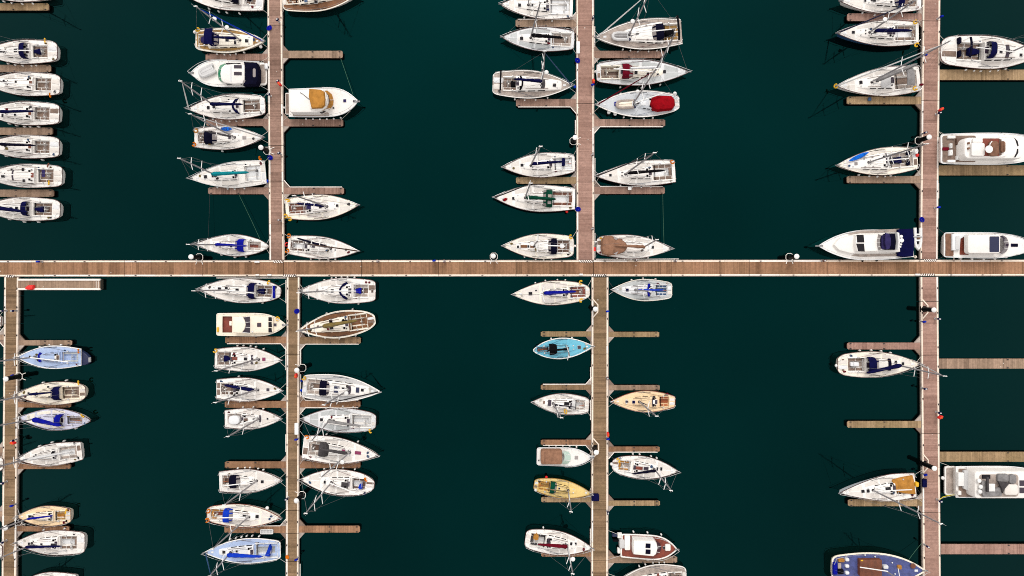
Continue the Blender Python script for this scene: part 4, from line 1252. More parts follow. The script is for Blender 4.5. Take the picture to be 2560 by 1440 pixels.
sail((148, 285), (-42, 281), 60, "white yacht with narrow navy sail cover at the left edge, third full one down", -54, rs=.08, rk=.7, sw=.82, cp=(86, 124, 15), cab=(84, -10, 18), wheel=2, nseat=3, comp='brown',
     mast=(13, 283), boom=(88, 278), cover='navy', cr=.16, hatches=[(38, 287, 6, 6), (7, 289, 6, 9)], fend='S5')
sail((148, 368), (-44, 365), 59, "white yacht with almost black sail cover at the left edge, under the second finger gap", -54, rs=.08, rk=.7, sw=.82, cp=(86, 124, 15), cab=(84, -10, 18), wheel=2, nseat=3, comp='brown',
     mast=(13, 361), boom=(90, 364), cover='darknavy', cr=.15, hatches=[(38, 362, 6, 6), (7, 361, 6, 8)], fend='S2')
def ex(b):
    b.prr("solar_panel", 104, 424, 112, 442, 1, 2.2, 2.25, 'purple', .0)
    for x, y in ((58, 424), (60, 452)): b.hatch(x, y, 7, 8)
sail((155, 440), (-42, 439), 60, "white deck saloon yacht at the left edge with solar panel and wooden companionway", -54, rs=.08, rk=.7, sw=.85, cp=(95, 134, 16), cab=(92, -2, 21), cabh=.55, fr=.6, nseat=2,
     mast=(8, 437), boom=(80, 437), bands=[(38, 13, .12, .22, 'smoke')], hatches=[(8, 440, 9, 9), (30, 424, 6, 6)], comp='redbrown', extra=ex, buoys=[(120, 413, 'brown'), (122, 457, 'yellow')])
sail((150, 524), (-50, 520), 60, "left edge white yacht whose navy sprayhood joins a navy boom cover", -54, rs=.1, rk=.62, sw=.8, cp=(84, 130, 15), cab=(80, -14, 18), dod=(80, 61, 18, 'navy'), table='navy', sole='teakdark',
     mast=(-2, 519), boom=(70, 530), cover='navy', cr=.2, hatches=[(42, 520, 8, 7), (28, 521, 8, 7)], fend='S3')

# ================================================================== upper left walkway, left side
def ex(b): b.line((648, 30), (668, 52)); 
sail((659, -3), (448, -20), 72, "white yacht with black sprayhood cut by the top edge, left of upper left walkway", 670, sw=.82, cp=(612, 640, 16), cab=(606, 505, 21), dod=(603, 578, 19, 'darknavy'), table='darknavy', fend='S4',
     mast=(560, -12), boom=(632, -3), hatches=[(520, -12, 10, 9)])
def ex(b):
    b.bimini(b.lx(523), b.lx(543), 19 / S, b.fb + 1.75, 'navy')
    b.prr("cockpit_cover", 500, 90, 521, 107, 8, .8, 1.5, 'purple', .1)
    b.ball(487, 80, 'plastic', 1.4, .9); b.ball(652, 117, 'plastic', .9, .9)
    put("radar_dome", shared("dome", dome_fn, 'plastic'), b.root, (b.xm - .35, .15, b.mh * .62))
sail((489, 100), (663, 104), 62, "cream yacht with golden teak side decks, navy bimini and blue furled genoa", 669, deck='goldteak', cabm='ivory', hull='ivory', rail='ivory', railw=.2, sw=.74, rs=.08, rk=.75, cp=(496, 524, 12), cab=(524, 632, 21), cabh=.45, fr=.65,
     sole='goldteak', seat='goldteak', dod=(532, 549, 17, 'navy'), mast=(599, 98), tip=(490, 16), radar=.4, furl='blue', boom=(524, 93), cover='navy', cr=.15,
     hatches=[(568, 100, 9, 8), (588, 106, 6, 10), (617, 102, 9, 9)], fend='S5', buoys=[(494, 74, 'yellow')], extra=ex)
sail((663, 263), (469, 273), 64, "white yacht with navy sail cover and folded navy sprayhood, left of the upper left walkway", 672, sw=.7, rs=.07, rk=.72, cp=(607, 650, 15), cab=(600, 500, 18), fold=(598, 17, 'navy', .7), sole='teakdark', wheel=1,
     mast=(534, 259), tip=(451, 203), furl='plastic', boom=(607, 261), cover='navy', hatches=[(521, 269, 8, 9), (572, 250, 5, 5), (575, 278, 5, 5)], fend='S5')
sail((486, 345), (662, 344), 60, "white yacht with black sprayhood and a bright blue kayak on its deck", 674, sw=.78, cp=(494, 518, 14), cab=(518, 606, 18), dod=(516, 549, 17, 'darknavy'), hood_pane='vinyl', wheel=1,
     mast=(585, 343), tip=(476, 285), furl='lightgrey', boom=(510, 327), cover='darkgrey', cr=.11, hatches=[(611, 344, 10, 9, 'vinyl'), (574, 345, 7, 6, 'smoke'), (556, 358, 5, 5, 'vinyl')], fend='S1', buoys=[(490, 327, 'tan'), (485, 361, 'orange')])
board(566, 323, 31, 10, 0, 1.45, "bright blue kayak lying on the side deck of a white yacht", "kayak", 'brightblue')
def ex(b): b.ball(667, 453, 'blue', .8, .95)
sail((664, 430), (474, 447), 66, "white racing yacht with turquoise sail cover and broad stern", 675, hull='teal', rail='lightgrey', sw=.86, tm=.35, cp=(612, 652, 18), cab=(596, 505, 14), cabh=.3, wheel=2, nseat=1, sole='cool', seat='cool', grab=None,
     mast=(537, 434), tip=(448, 396), boom=(622, 431), cover='teal', cr=.2, hatches=[(514, 442, 9, 9), (532, 440, 6, 7), (642, 427, 7, 7)], fend='S4', extra=ex, buoys=[(650, 396, 'orange')], furl=None)
def ex(b): b.line((650, 598), (597, 486), m='greenrope', r=.02); b.line((520, 596), (524, 484), m='darkgrey', r=.012)
sail((672, 616), (488, 610), 56, "white double ended yacht with royal blue sprayhood and brown cockpit beside the main pier", 675, sw=.3, tm=.47, p=1.6, rs=.16, rk=.15, cp=(620, 652, 10), cab=(612, 528, 14), sole='redbrown', seat='greyteak', dod=(614, 588, 16, 'royal'), wheel=0,
     mast=(545, 612), tip=(470, 611), boom=(619, 615), cover='royal', cr=.15, hatches=[(541, 612, 5, 9), (578, 614, 6, 9)], fend='S3', extra=ex)
# right side
sail((706, -4), (897, -14), 74, "brown teak decked yacht cut by the top edge, right of the upper left walkway", 706, deck='richteak', cabm='ivory', rail='ivory', railw=.12, sw=.8, rs=.07, rk=.7, cp=(716, 745, 14), cab=(748, 850, 20), sole='richteak', seat='richteak',
     mast=(812, -8), boom=(742, -6), cover=None, hatches=[(790, 2, 9, 14), (765, 2, 9, 8, 'hullblue')])
def ex(b): b.ball(715, 507, 'plastic', .9, .9); b.ball(714, 503, 'plastic', .7, .8)
sail((714, 522), (899, 513), 64, "ivory yacht with navy sail cover, brown cockpit and three yellow buoys at its stern", 710, deck='ivory', hull='ivory', sw=.76, cp=(722, 764, 13), cab=(766, 846, 17), sole='brown', seat='brown', nseat=3, wheel=1,
     mast=(817, 515), tip=(736, 489), boom=(742, 509), cover='navy', cr=.15, hatches=[(843, 514, 7, 7), (772, 519, 12, 10, 'purple'), (801, 517, 8, 7)], buoys=[(719, 501, 'yellow'), (714, 540, 'yellow'), (724, 547, 'yellow')], extra=ex)
def ex(b): b.buoy(717, 611, 'bright_red', True, .9)
sail((720, 612), (899, 628), 57, "white yacht with slanting navy boom cover and orange buoys, moored along the main pier", 710, sw=.78, cp=(726, 762, 13), cab=(764, 838, 17), sole='cool', seat='teakdark', wheel=2,
     mast=(826, 618), boom=(742, 595), cover='darknavy', cr=.14, hatches=[(865, 624, 6, 6), (838, 625, 4, 4), (782, 615, 12, 9, 'smoke')], fend='S4', buoys=[(722, 590, 'orange'), (718, 627, 'orange')], furl='teakdark', extra=ex)

# ================================================================== upper middle walkway, left side
sail((1432, 18), (1249, 12), 64, "white racing yacht cut by the top edge, left of the upper middle walkway", 1441, sw=.8, tm=.38, cp=(1374, 1424, 17), cab=(1372, 1288, 15), cabh=.3, sole='cool', seat='cool', nseat=1, wheel=2, grab=None,
     mast=(1321, 9), boom=(1396, 12), cover=None, hatches=[(1299, 13, 8, 9), (1331, 12, 5, 7), (1369, 24, 9, 7, 'navy')], fend='S3')
sail((1436, 100), (1253, 94), 62, "pale grey yacht with black sail cover, left of the upper middle walkway", 1441, deck='cool', sw=.74, rs=.05, rk=.8, cp=(1380, 1428, 15), cab=(1376, 1296, 15), cabh=.32, sole='teak', seat='greyteak', wheel=1,
     mast=(1327, 90), tip=(1351, 5), spr=1, boom=(1408, 95), cover='black', cr=.19, hatches=[(1304, 96, 9, 9)], furl=None, grab=None)
def ex(b):
    b.folded_hood(b.lx(1300), 17 / S, 'black', .35, .1)
    b.bimini(b.lx(1250), b.lx(1254), 25 / S, b.fb + 1.6, 'black', .3)
    b.ball(1437, 217, 'blue', .8, .8)
sail((1232, 208), (1433, 215), 70, "teak decked saloon yacht with black canvas, navy boom cover and blue furled genoa", 1441, deck='greyteak', cabm='white', rail='white', railw=.1, sw=.76, rs=.07, rk=.72, cp=(1258, 1297, 15), cab=(1290, 1402, 20), cabh=.55, fr=.6, sole='teak', seat='teak', table='black',
     mast=(1356, 203), tip=(1362, 128), radar=.35, furl='hullblue', boom=(1283, 198), cover='navy', cr=.17, hatches=[(1386, 213, 9, 9)], bands=[(1361, 11, .1, .5, 'darkgrey')], fend='S4', extra=ex)
sail((1438, 408), (1255, 419), 62, "white yacht with blue hull side, navy sail cover and navy crossbar cover", 1441, hull='hullblue', sw=.7, rs=.06, rk=.75, cp=(1384, 1430, 14), cab=(1380, 1302, 14), cabh=.3, sole='cool', seat='cool', wheel=0, grab=None,
     mast=(1327, 410), tip=(1351, 366), spr=1, boom=(1408, 404), cover='navy', cr=.17, hatches=[(1305, 413, 8, 8)], extra=lambda b: (b.prr("traveller_cover", 1405, 394, 1413, 415, 3, 1.2, 1.6, 'navy', .1), b.ball(1437, 404, 'plastic', .8, .6)))
def ex(b):
    b.prr("solar_panel", 1370, 486, 1379, 496, 1, 2.6, 2.64, 'greyteak'); b.prr("solar_panel", 1369, 502, 1378, 510, 1, 2.6, 2.64, 'vinyl')
    b.pslab("red_bag", [(1258, 500), (1262, 494), (1269, 496), (1267, 500), (1262, 503)], 1.3, 1.55, 'red', .08)
    b.ball(1417, 529, 'bright_red', .9, .8)
sail((1438, 497), (1233, 494), 68, "white yacht with dark green sprayhood and green sail cover", 1441, hull='hullblue', sw=.78, cp=(1380, 1432, 17), cab=(1378, 1285, 17), sole='cool', seat='brown', wheel=2, nseat=2, dod=(1380, 1356, 22, 'green'),
     mast=(1313, 494), tip=(1326, 458), boom=(1390, 498), cover='green', cr=.19, hatches=[(1284, 496, 8, 8)], furl='darkgrey', extra=ex)
def ex(b):
    b.hatch(1310, 616, 18, 8, 'richteak'); b.hatch(1331, 616, 12, 8, 'richteak')
    b.roundhatch(1405, 615, .34, 'cool', 1.7); b.ball(1437, 615, 'plastic', .9, .7)
sail((1435, 616), (1255, 615), 64, "ivory yacht with navy sprayhood, brown cockpit and brown fore hatches along the main pier", 1441, deck='ivory', hull='ivory', sw=.78, rs=.08, rk=.62, cp=(1390, 1424, 15), cab=(1388, 1292, 17), sole='richteak', seat='teakdark', dod=(1391, 1369, 20, 'darknavy'), wheel=1,
     mast=(1335, 611), boom=(1400, 615), cover=None, hatches=[(1295, 617, 6, 7), (1321, 616, 5, 7)], fend='S4', buoys=[(1427, 592, 'yellow')], extra=ex, radar=.3)
# right side
def ex(b):
    b.bimini(b.lx(1691), b.lx(1686), 30 / S, b.fb + 1.7, 'black', .3)
    b.prr("wheel_cover", 1664, 73, 1686, 87, 5, .9, 1.8, 'black', .15)
sail((1704, 79), (1488, 95), 76, "large teak decked yacht with navy sprayhood and white boom right of the upper middle walkway", 1486, deck='greyteak', cabm='white', rail='white', railw=.1, sw=.8, tm=.38, cp=(1657, 1696, 19), cab=(1655, 1562, 27), cabh=.45, sole='teak', seat='goldteak', dod=(1656, 1626, 22, 'darknavy'), wheel=1,
     mast=(1573, 86), tip=(1628, -26), radar=.33, furl='plastic', boom=(1680, 73), cover=None, hatches=[(1593, 83, 8, 8), (1616, 64, 5, 5, 'vinyl'), (1619, 99, 5, 5, 'vinyl')], fend='S5', extra=ex)
dinghy(1550, 92, 44, 24, 180, 1.5, "grey inflatable dinghy with navy cones on the foredeck of the large teak yacht", 'lightgrey', 'grey', 'navy', True)
def ex(b):
    b.sailcover((b.lx(1640), .35, 2.5), (b.lx(1540), .2, 2.4), 'cool', .2, "flaked_mainsail")
    b.ball(1489, 179, 'plastic', .9, .8)
sail((1491, 181), (1724, 181), 66, "weathered grey white yacht with maroon sprayhood and loose white mainsail", 1486, deck='cool', cabm='ivory', hull='cream', sw=.7, rs=.06, rk=.75, cp=(1502, 1548, 14), cab=(1550, 1655, 18), cabh=.42, sole='teakdark', seat='teak', dod=(1553, 1580, 17, 'maroon'), wheel=1,
     mast=(1636, 184), tip=(1690, 80), boom=(1534, 172), cover=None, hatches=[(1661, 179, 8, 9), (1620, 186, 8, 8), (1590, 181, 8, 11), (1644, 186, 6, 5)], fend='S3', extra=ex, spr=2)
def ex(b):
    b.pslab("cockpit_tent", [(1632, 240), (1650, 237), (1680, 238), (1688, 247), (1689, 262), (1683, 271), (1648, 275), (1634, 272), (1627, 257)], 1.1, 2.5, 'red', .35)
    b.prr("deck_box", 1536, 254, 1542, 265, 1, 1.3, 1.5, 'royal', .05); b.prr("vent_cover", 1602, 252, 1616, 263, 2, 1.4, 1.75, 'cool', .05)
    b.ball(1522, 281, 'plastic', .8, 1.0); b.ball(1538, 285, 'plastic', .8, 1.0); b.ball(1552, 236, 'plastic', 1, .9); b.ball(1594, 229, 'plastic', 2, 1.1); b.ball(1687, 234, 'plastic', 1.2, 1.1)
sail((1698, 257), (1488, 263), 66, "pale blue decked yacht with a red cockpit tent and maroon furled genoa", 1486, deck='palebluegrey', cabm='palebluegrey', sw=.55, tm=.45, rs=.1, rk=.6, cp=(1640, 1684, 13), cab=(1636, 1590, 17), sole='teakdark', rail='white', railw=.12,
     mast=(1583, 260), tip=(1640, 172), furl='maroon', boom=(1660, 232), cover=None, hatches=[(1595, 257, 8, 8, 'darkgrey')], fend='S4', extra=ex, grab=None)
dinghy(1561, 262, 46, 24, 183, 1.55, "tan inflatable dinghy on the foredeck of the yacht with the red tent", 'greyteak', 'cream', 'hullnavy', True)
sail((1688, 428), (1487, 441), 64, "white yacht with black sail cover and blue hull side, right of the upper middle walkway", 1486, hull='hullblue', sw=.86, tm=.34, cp=(1632, 1680, 19), cab=(1628, 1548, 16), cabh=.32, sole='cool', seat='teak', nseat=3, wheel=1,
     mast=(1564, 434), tip=(1636, 382), boom=(1662, 426), cover='black', cr=.16, hatches=[(1526, 438, 7, 7), (1555, 431, 4, 4), (1555, 439, 4, 4)], fend='S4', furl='darkgrey', buoys=[(1681, 405, 'orange')])
dockbox(1570, 466, 1579, 475, "small white box on the finger pontoon below the black covered yacht", 'plastic', .4)
def ex(b):
    b.pslab("cockpit_tent", [(1506, 598), (1512, 590), (1530, 589), (1552, 597), (1566, 606), (1570, 617), (1564, 628), (1546, 636), (1522, 639), (1508, 635), (1504, 618)], 1.15, 2.55, 'sandcanvas', .4)
    for y0, y1 in ((591, 603), (631, 638)):
        pass
    b.pslab("tent_window", [(1536, 591), (1546, 597), (1540, 600), (1534, 596)], 2.2, 2.62, 'vinyl'); b.pslab("tent_window", [(1534, 634), (1546, 628), (1541, 637)], 2.2, 2.62, 'vinyl')
    b.prr("ensign", 1484, 618, 1489, 628, 1, 1.6, 1.64, 'bright_red'); b.prr("outboard", 1486, 603, 1493, 606, 1, 1.0, 1.5, 'plastic', .05)
    b.line((1660, 608), (1657, 486), m='greenrope', r=.022)
sail((1491, 613), (1681, 622), 60, "white yacht under a brown cockpit tent moored along the main pier", 1486, sw=.74, rs=.09, rk=.6, cp=(1505, 1540, 14), cab=(1545, 1628, 17), mast=(1610, 617), tip=(1643, 599), boom=(1537, 614), cover='sandcanvas', cr=.15,
     hatches=[(1631, 618, 8, 8)], fend='S5', extra=ex, buoys=[(1504, 598, 'yellow')], furl=None)

# ================================================================== upper right walkway, left side
sail((2303, 0), (2097, 4), 64, "white yacht cut by the top edge, left of the upper right walkway", 2306, sw=.76, cp=(2250, 2292, 16), cab=(2246, 2160, 18), dod=(2253, 2230, 18, 'navy'), mast=(2180, 0), tip=(2290, -70), boom=(2262, -2), cover='navy', hatches=[(2163, 2, 6, 6), (2186, 1, 8, 8), (2228, 5, 6, 5)], fend='S4')
sail((2297, 82), (2089, 84), 66, "white yacht with blue grey hull, navy sail cover and two bright yellow horseshoe buoys", 2305, hull='hullblue', sw=.82, tm=.36, cp=(2238, 2292, 18), cab=(2234, 2140, 17), cabh=.35, sole='cool', seat='teak', nseat=2, wheel=2,
     mast=(2174, 80), tip=(2290, 0), furl='hullnavy', radar=.42, boom=(2279, 77), cover='navy', cr=.19, hatches=[(2133, 81, 8, 8), (2164, 76, 4, 4), (2164, 84, 4, 4), (2187, 81, 8, 6), (2224, 82, 14, 9, 'smoke')], buoys=[(2289, 55, 'yellow'), (2292, 112, 'yellow')])
def ex(b):
    b.bimini(b.lx(2268), b.lx(2249), 21 / S, b.fb + 1.7, 'khaki' if False else 'grey')
    b.buoy(2090, 215, 'yellow', False, 1.4); b.prr("deck_hatch_cover", 2203, 186, 2228, 219, 3, 1.5, 1.85, 'lightgrey', .08)
    b.prr("outboard", 2302, 208, 2310, 213, 1.5, 1.5, 1.9, 'maroon', .1)
sail((2300, 196), (2088, 216), 74, "white yacht with grey bimini and very long mast crossing the upper right walkway", 2304, sw=.84, tm=.34, cp=(2236, 2292, 21), cab=(2230, 2140, 20), cabh=.4, sole='teak', seat='greyteak', nseat=2, wheel=2,
     mast=(2178, 203), tip=(2376, 102), furl='plastic', boom=(2292, 160), cover='grey', cr=.22, hatches=[(2152, 206, 9, 9), (2193, 203, 8, 5)], extra=ex, buoys=[(2288, 221, 'yellow')])
dockbox(2171, 243, 2179, 252, "small blue crate on the finger pontoon below the grey covered yacht", 'hullblue', .35)
def ex(b):
    b.prr("outboard", 2288, 372, 2296, 384, 2, 1.3, 1.9, 'plastic', .1); b.ball(2293, 388, 'bright_red', 1.3, 1.0)
    for y in (382, 407): b.prr("helm_seat_cover", 2267, y - 6, 2276, y + 6, 3, 1.2, 1.5, 'darknavy', .08)
    for x, y in ((2160, 397), (2163, 418), (2183, 417), (2216, 417), (2181, 393), (2214, 384)): b.hatch(x, y, 5, 5, 'vinyl')
sail((2294, 396), (2088, 414), 70, "ivory yacht with a blue paddleboard on its foredeck and dark blue helm seats", 2302, deck='ivory', hull='ivory', sw=.74, tm=.38, rs=.04, rk=.85, cp=(2222, 2282, 17), cab=(2218, 2120, 22), cabh=.38, sole='teakdark', seat='greyteak', nseat=2, wheel=1, table='navy', fold=(2222, 16, 'lightgrey', .4),
     mast=(2171, 406), tip=(2316, 360), boom=(2272, 396), cover=None, hatches=[(2140, 409, 8, 8, 'vinyl')], fend='S5', extra=ex)
board(2146, 392, 56, 10, 24, 1.7, "blue covered paddleboard on the foredeck of an ivory yacht", "paddleboard", 'brightblue')
# right side, bow out of frame
def ex(b):
    b.bimini(b.lx(2403), b.lx(2408), 25 / S, b.fb + 1.7, 'darknavy', .3)
    for y in (100, 133): b.prr("helm_seat_cover", 2397, y - 8, 2405, y + 8, 3, 1.2, 1.8, 'darknavy', .1)
    b.ball(2351, 131, 'plastic', .8, .9)
    b.prr("stern_platform_teak", 2358, 117, 2366, 132, 1, 1.2, 1.26, 'teak')
sail((2353, 125), (2602, 138), 84, "big white yacht with navy sprayhood and dark saloon windows at the right edge", 2350, sw=.8, tm=.45, rs=.1, rk=.5, cp=(2392, 2452, 20), cab=(2452, 2560, 24), cabh=.6, fr=.6, sole='teak', seat='teak', nseat=3, table='navy', dod=(2456, 2478, 20, 'navy'), wheel=2,
     mast=(2522, 133), tip=(2640, 80), boom=(2440, 118), cover=None, hatches=[(2502, 129, 8, 8), (2551, 138, 8, 8), (2527, 147, 4, 4)], bands=[(2512, 17, .14, .5, 'smoke')], fend='S6', extra=ex)

# ================================================================== lower left edge walkway
def ex(b):
    b.pslab("stern_counter", [(203, 877), (214, 884), (222, 892), (222, 908), (212, 913), (203, 914)], .25, .8, 'hullnavy', .15)
    b.prr("stern_ladder", 221, 894, 223, 906, .5, .5, .95, 'lightgrey', .04)
sail((203, 893), (43, 893), 58, "blue grey decked yacht with white boom at lower left, its stern towards open water", 47, deck='skydeck', cabm='skydeck', rail='white', railw=.1, hull='hullnavy', sw=.72, cp=(155, 196, 13), cab=(152, 95, 14), sole='skydeck', seat='greydeck', comp='teakdark',
     mast=(82, 893), tip=(-20, 905), boom=(170, 905), cover=None, hatches=[(75, 891, 5, 5), (87, 891, 6, 5)], fold=(104, 11, 'royal', .2), buoys=[(196, 878, 'orange')], fend='N3', extra=ex, spr=1)
sail((214, 980), (39, 987), 58, "cream yacht with big navy sprayhood and narrow navy boom cover at lower left", 46, deck='cream', hull='cream', cabm='cream', sw=.7, rs=.12, rk=.45, cp=(156, 198, 14), cab=(154, 84, 15), sole='teak', seat='teak', dod=(156, 128, 17, 'navy'), mast=(85, 983), tip=(-20, 1005), boom=(130, 981), cover='navy', cr=.13, hatches=[(72, 983, 6, 6), (121, 967, 6, 5), (124, 992, 6, 4)], buoys=[(196, 957, 'yellow')], fend='N2', spr=1)
sail((226, 1052), (46, 1044), 56, "pale lavender double ended yacht with bright blue sprayhood and slanting blue sail cover", 46, deck='lavender', cabm='lavender', sw=.25, tm=.5, p=1.6, rs=.2, rk=.1, cp=(168, 206, 10), cab=(164, 92, 15), sole='teak', seat='greyteak', dod=(163, 140, 14, 'royal'), wheel=0,
     mast=(95, 1045), tip=(-10, 1065), boom=(153, 1064), cover='royal', cr=.24, hatches=[(90, 1047, 8, 8)], buoys=[(206, 1040, 'yellow')], fend='S1', spr=1)
sail((204, 1127), (44, 1148), 56, "white yacht with long grey sail cover pointing along its deck at lower left", 45, sw=.8, cp=(148, 192, 15), cab=(146, 80, 14), cabh=.32, sole='cool', seat='greyteak', wheel=1, mast=(80, 1146), tip=(-20, 1165), boom=(180, 1128), cover='lightgrey', cr=.16, hatches=[(90, 1137, 5, 4), (133, 1132, 10, 5)], fend='N3', spr=1)
sail((177, 1289), (42, 1291), 52, "small cream yacht with bright blue sail cover and tan cockpit at lower left", 44, deck='peach', cabm='cream', hull='cream', sw=.66, rs=.06, rk=.8, cp=(138, 164, 11), cab=(135, 68, 13), sole='tan', seat='goldteak', wheel=0, mast=(76, 1296), tip=(-15, 1305), boom=(132, 1289), cover='royal', cr=.13, hatches=[(75, 1291, 8, 7)], buoys=[(165, 1279, 'yellow')], spr=1, masth=9)
sail((212, 1357), (38, 1356), 63, "white yacht with dark navy sail cover at lower left, above the bottom edge", 43, sw=.82, rs=.07, rk=.7, cp=(150, 192, 16), cab=(148, 78, 17), wheel=2, sole='cool', seat='teak', nseat=3, mast=(76, 1367), tip=(-20, 1385), boom=(155, 1365), cover='navy', cr=.15, hatches=[(73, 1359, 6, 7), (104, 1360, 6, 5), (134, 1361, 14, 6)], fend='N2', spr=1)
sail((190, 1462), (40, 1464), 66, "white yacht mostly cut by the bottom edge at lower left", 42, sw=.8, mast=(85, 1464), tip=(0, 1500), cover='navy')
sail((3, 804), (-160, 800), 48, "sliver of a white stern at the left edge beside the lower left walkway, topmost", 10, sw=.7, rs=.1)
sail((8, 1160), (-150, 1160), 50, "sliver of a white stern at the left edge beside the lower left walkway, middle", 8, sw=.7, rs=.1)
sail((6, 1378), (-150, 1380), 50, "sliver of a white stern at the left edge beside the lower left walkway, lowest", 6, sw=.7, rs=.1)

# ================================================================== second lower walkway, left side
def ex(b): b.prr("transom_bench_cushion", 681, 714, 687, 746, 3, 1.3, 1.55, 'royal', .05)
sail((702, 730), (497, 722), 63, "white yacht with navy sprayhood, teak horseshoe cockpit and yellow buoy just below the main pier", 717, sw=.62, tm=.48, rs=.2, rk=.42, cp=(640, 680, 14), cab=(636, 528, 16), sole='teak', seat='teak', table='navy', dod=(641, 617, 20, 'navy'), mast=(570, 725), tip=(484, 727), boom=(636, 733), cover=None,
     hatches=[(549, 722, 9, 8), (566, 722, 8, 11), (593, 725, 9, 8)], buoys=[(671, 706, 'yellow')], fend='S2', extra=ex)
sail((537, 896), (707, 900), 62, "white yacht with oval teak cockpit, navy table and a magenta fore hatch", 717, sw=.76, cp=(542, 578, 16), cab=(580, 640, 17), sole='greyteak', seat='teak', table='navy', wheel=1, mast=(644, 897), tip=(541, 927), boom=(575, 918), cover='darkgrey', cr=.07,
     hatches=[(660, 898, 9, 9, 'magenta'), (614, 897, 9, 8), (587, 896, 14, 9, 'redbrown')], bands=[(633, 11, .1, .28, 'smoke')], fend='N5', buoys=[(538, 877, 'yellow')])
sail((541, 972), (709, 976), 60, "white yacht with wide navy sail cover, left of the second lower walkway", 717, sw=.8, cp=(552, 584, 14), cab=(586, 636, 17), sole='teak', seat='teakdark', wheel=1, nseat=3, mast=(642, 974), tip=(539, 1006), boom=(560, 962), cover='navy', cr=.2, hatches=[(670, 974, 8, 8, 'smoke'), (594, 974, 10, 8)], fend='N1')
def ex(b): b.prr("cockpit_dinghy", 570, 1040, 598, 1061, 9, 1.0, 1.5, 'cool', .15)
sail((562, 1047), (706, 1046), 53, "small plain white yacht without canvas, left of the second lower walkway", 716, sw=.82, cp=(569, 604, 12), cab=(606, 652, 14), sole='teak', seat='greyteak', wheel=0, mast=(645, 1048), tip=(570, 1091), spr=1, boom=(600, 1060), cover=None, bands=[(652, 9, .1, .2, 'smoke')], hatches=[(669, 1047, 5, 5), (635, 1049, 7, 7), (615, 1049, 10, 8, 'teakdark')], extra=ex, fend='N3')
sail((548, 1204), (707, 1200), 60, "white yacht with black sprayhood and two fore hatches, left of the second lower walkway", 716, sw=.84, cp=(556, 580, 15), cab=(582, 640, 16), sole='teakdark', seat='teak', dod=(578, 606, 16, 'darknavy'), wheel=0, mast=(638, 1205), tip=(561, 1262), boom=(558, 1215), cover=None, hatches=[(656, 1204, 8, 8), (628, 1206, 8, 8)], fend='N5', spr=1)
sail((517, 1285), (705, 1294), 58, "ivory yacht with bright blue sprayhood, brown cockpit and orange buoys", 716, deck='ivory', hull='ivory', rail='redbrown', sw=.62, tm=.45, rs=.08, rk=.6, cp=(527, 566, 13), cab=(566, 650, 16), sole='redbrown', seat='tan', wheel=1, dod=(563, 587, 17, 'blue'), mast=(622, 1290), tip=(532, 1372), boom=(542, 1295), cover=None, hatches=[(643, 1291, 9, 9), (611, 1290, 9, 8)], buoys=[(521, 1278, 'orange'), (518, 1301, 'orange')], fend=None, extra=lambda b: b.ball(668, 1270, 'plastic', .9, 1.0), spr=1)
sail((701, 1375), (511, 1380), 63, "pale blue decked yacht with bright blue sail cover and wheel cover near the bottom", 715, deck='skydeck', cabm='cool', hull='cool', rail='white', railw=.1, sw=.7, tm=.42, rs=.06, rk=.75, cp=(640, 694, 16), cab=(636, 550, 16), sole='greydeck', seat='skydeck', wheel=1, mast=(576, 1384), tip=(524, 1440), furl='hullblue', boom=(657, 1391), cover='blue', cr=.2,
     hatches=[(560, 1380, 8, 8), (592, 1378, 6, 6)], fend='N6', extra=lambda b: b.pslab("wheel_cover", [(661, 1391), (668, 1375), (672, 1364), (676, 1372), (673, 1392)], 1.2, 1.9, 'blue', .1))
# right side
sail((939, 727), (749, 727), 65, "white yacht with folded navy sprayhood and blue triangular table below the main pier", 749, sw=.8, rs=.08, rk=.72, cp=(884, 920, 15), cab=(880, 800, 18), sole='teak', seat='greyteak', table='royal', aft=False, fold=(868, 19, 'navy', .9), mast=(815, 727), boom=(890, 728), cover=None, hatches=[(831, 727, 8, 9), (793, 725, 6, 6, 'vinyl'), (931, 728, 6, 8, 'teakdark')], fend='N6 S2')
sail((938, 799), (748, 825), 68, "classic yacht with dark brown teak decks and khaki sail cover", 749, deck='richteak', cabm='ivory', hull='ivory', rail='ivory', railw=.2, sw=.55, tm=.46, rs=.16, rk=.4, cp=(875, 918, 19), cab=(872, 778, 20), sole='richteak', seat='richteak', nseat=3, wheel=1, mast=(812, 814), tip=(744, 828), boom=(893, 801), cover='khaki', cr=.22,
     hatches=[(827, 803, 9, 9), (829, 820, 10, 8), (795, 816, 6, 6, 'teakdark'), (862, 802, 16, 6)], fend='N2 S3', furl=None)
sail((757, 965), (953, 979), 68, "white saloon yacht with black sprayhood and dark roof windows, below the red lifebuoy post", 750, deck='lightgrey', cabm='white', rail='white', railw=.1, sw=.8, tm=.4, rs=.05, rk=.8, cp=(768, 804, 18), cab=(806, 922, 21), cabh=.55, fr=.5, sole='teak', seat='greyteak', dod=(803, 830, 20, 'darknavy'), wheel=1, mast=(873, 973), tip=(810, 1012), radar=.25, boom=(782, 971), cover=None,
     hatches=[(906, 975, 8, 8), (894, 975, 9, 14, 'hullnavy'), (842, 969, 14, 8, 'hullnavy'), (840, 979, 12, 6, 'hullnavy'), (858, 971, 7, 6)], bands=[(878, 10, .12, .4, 'smoke')], buoys=[(760, 946, 'yellow')], furl='darkgrey', extra=lambda b: (b.ball(754, 952, 'blue', .8, .7), b.ball(754, 976, 'blue', .8, .8)))
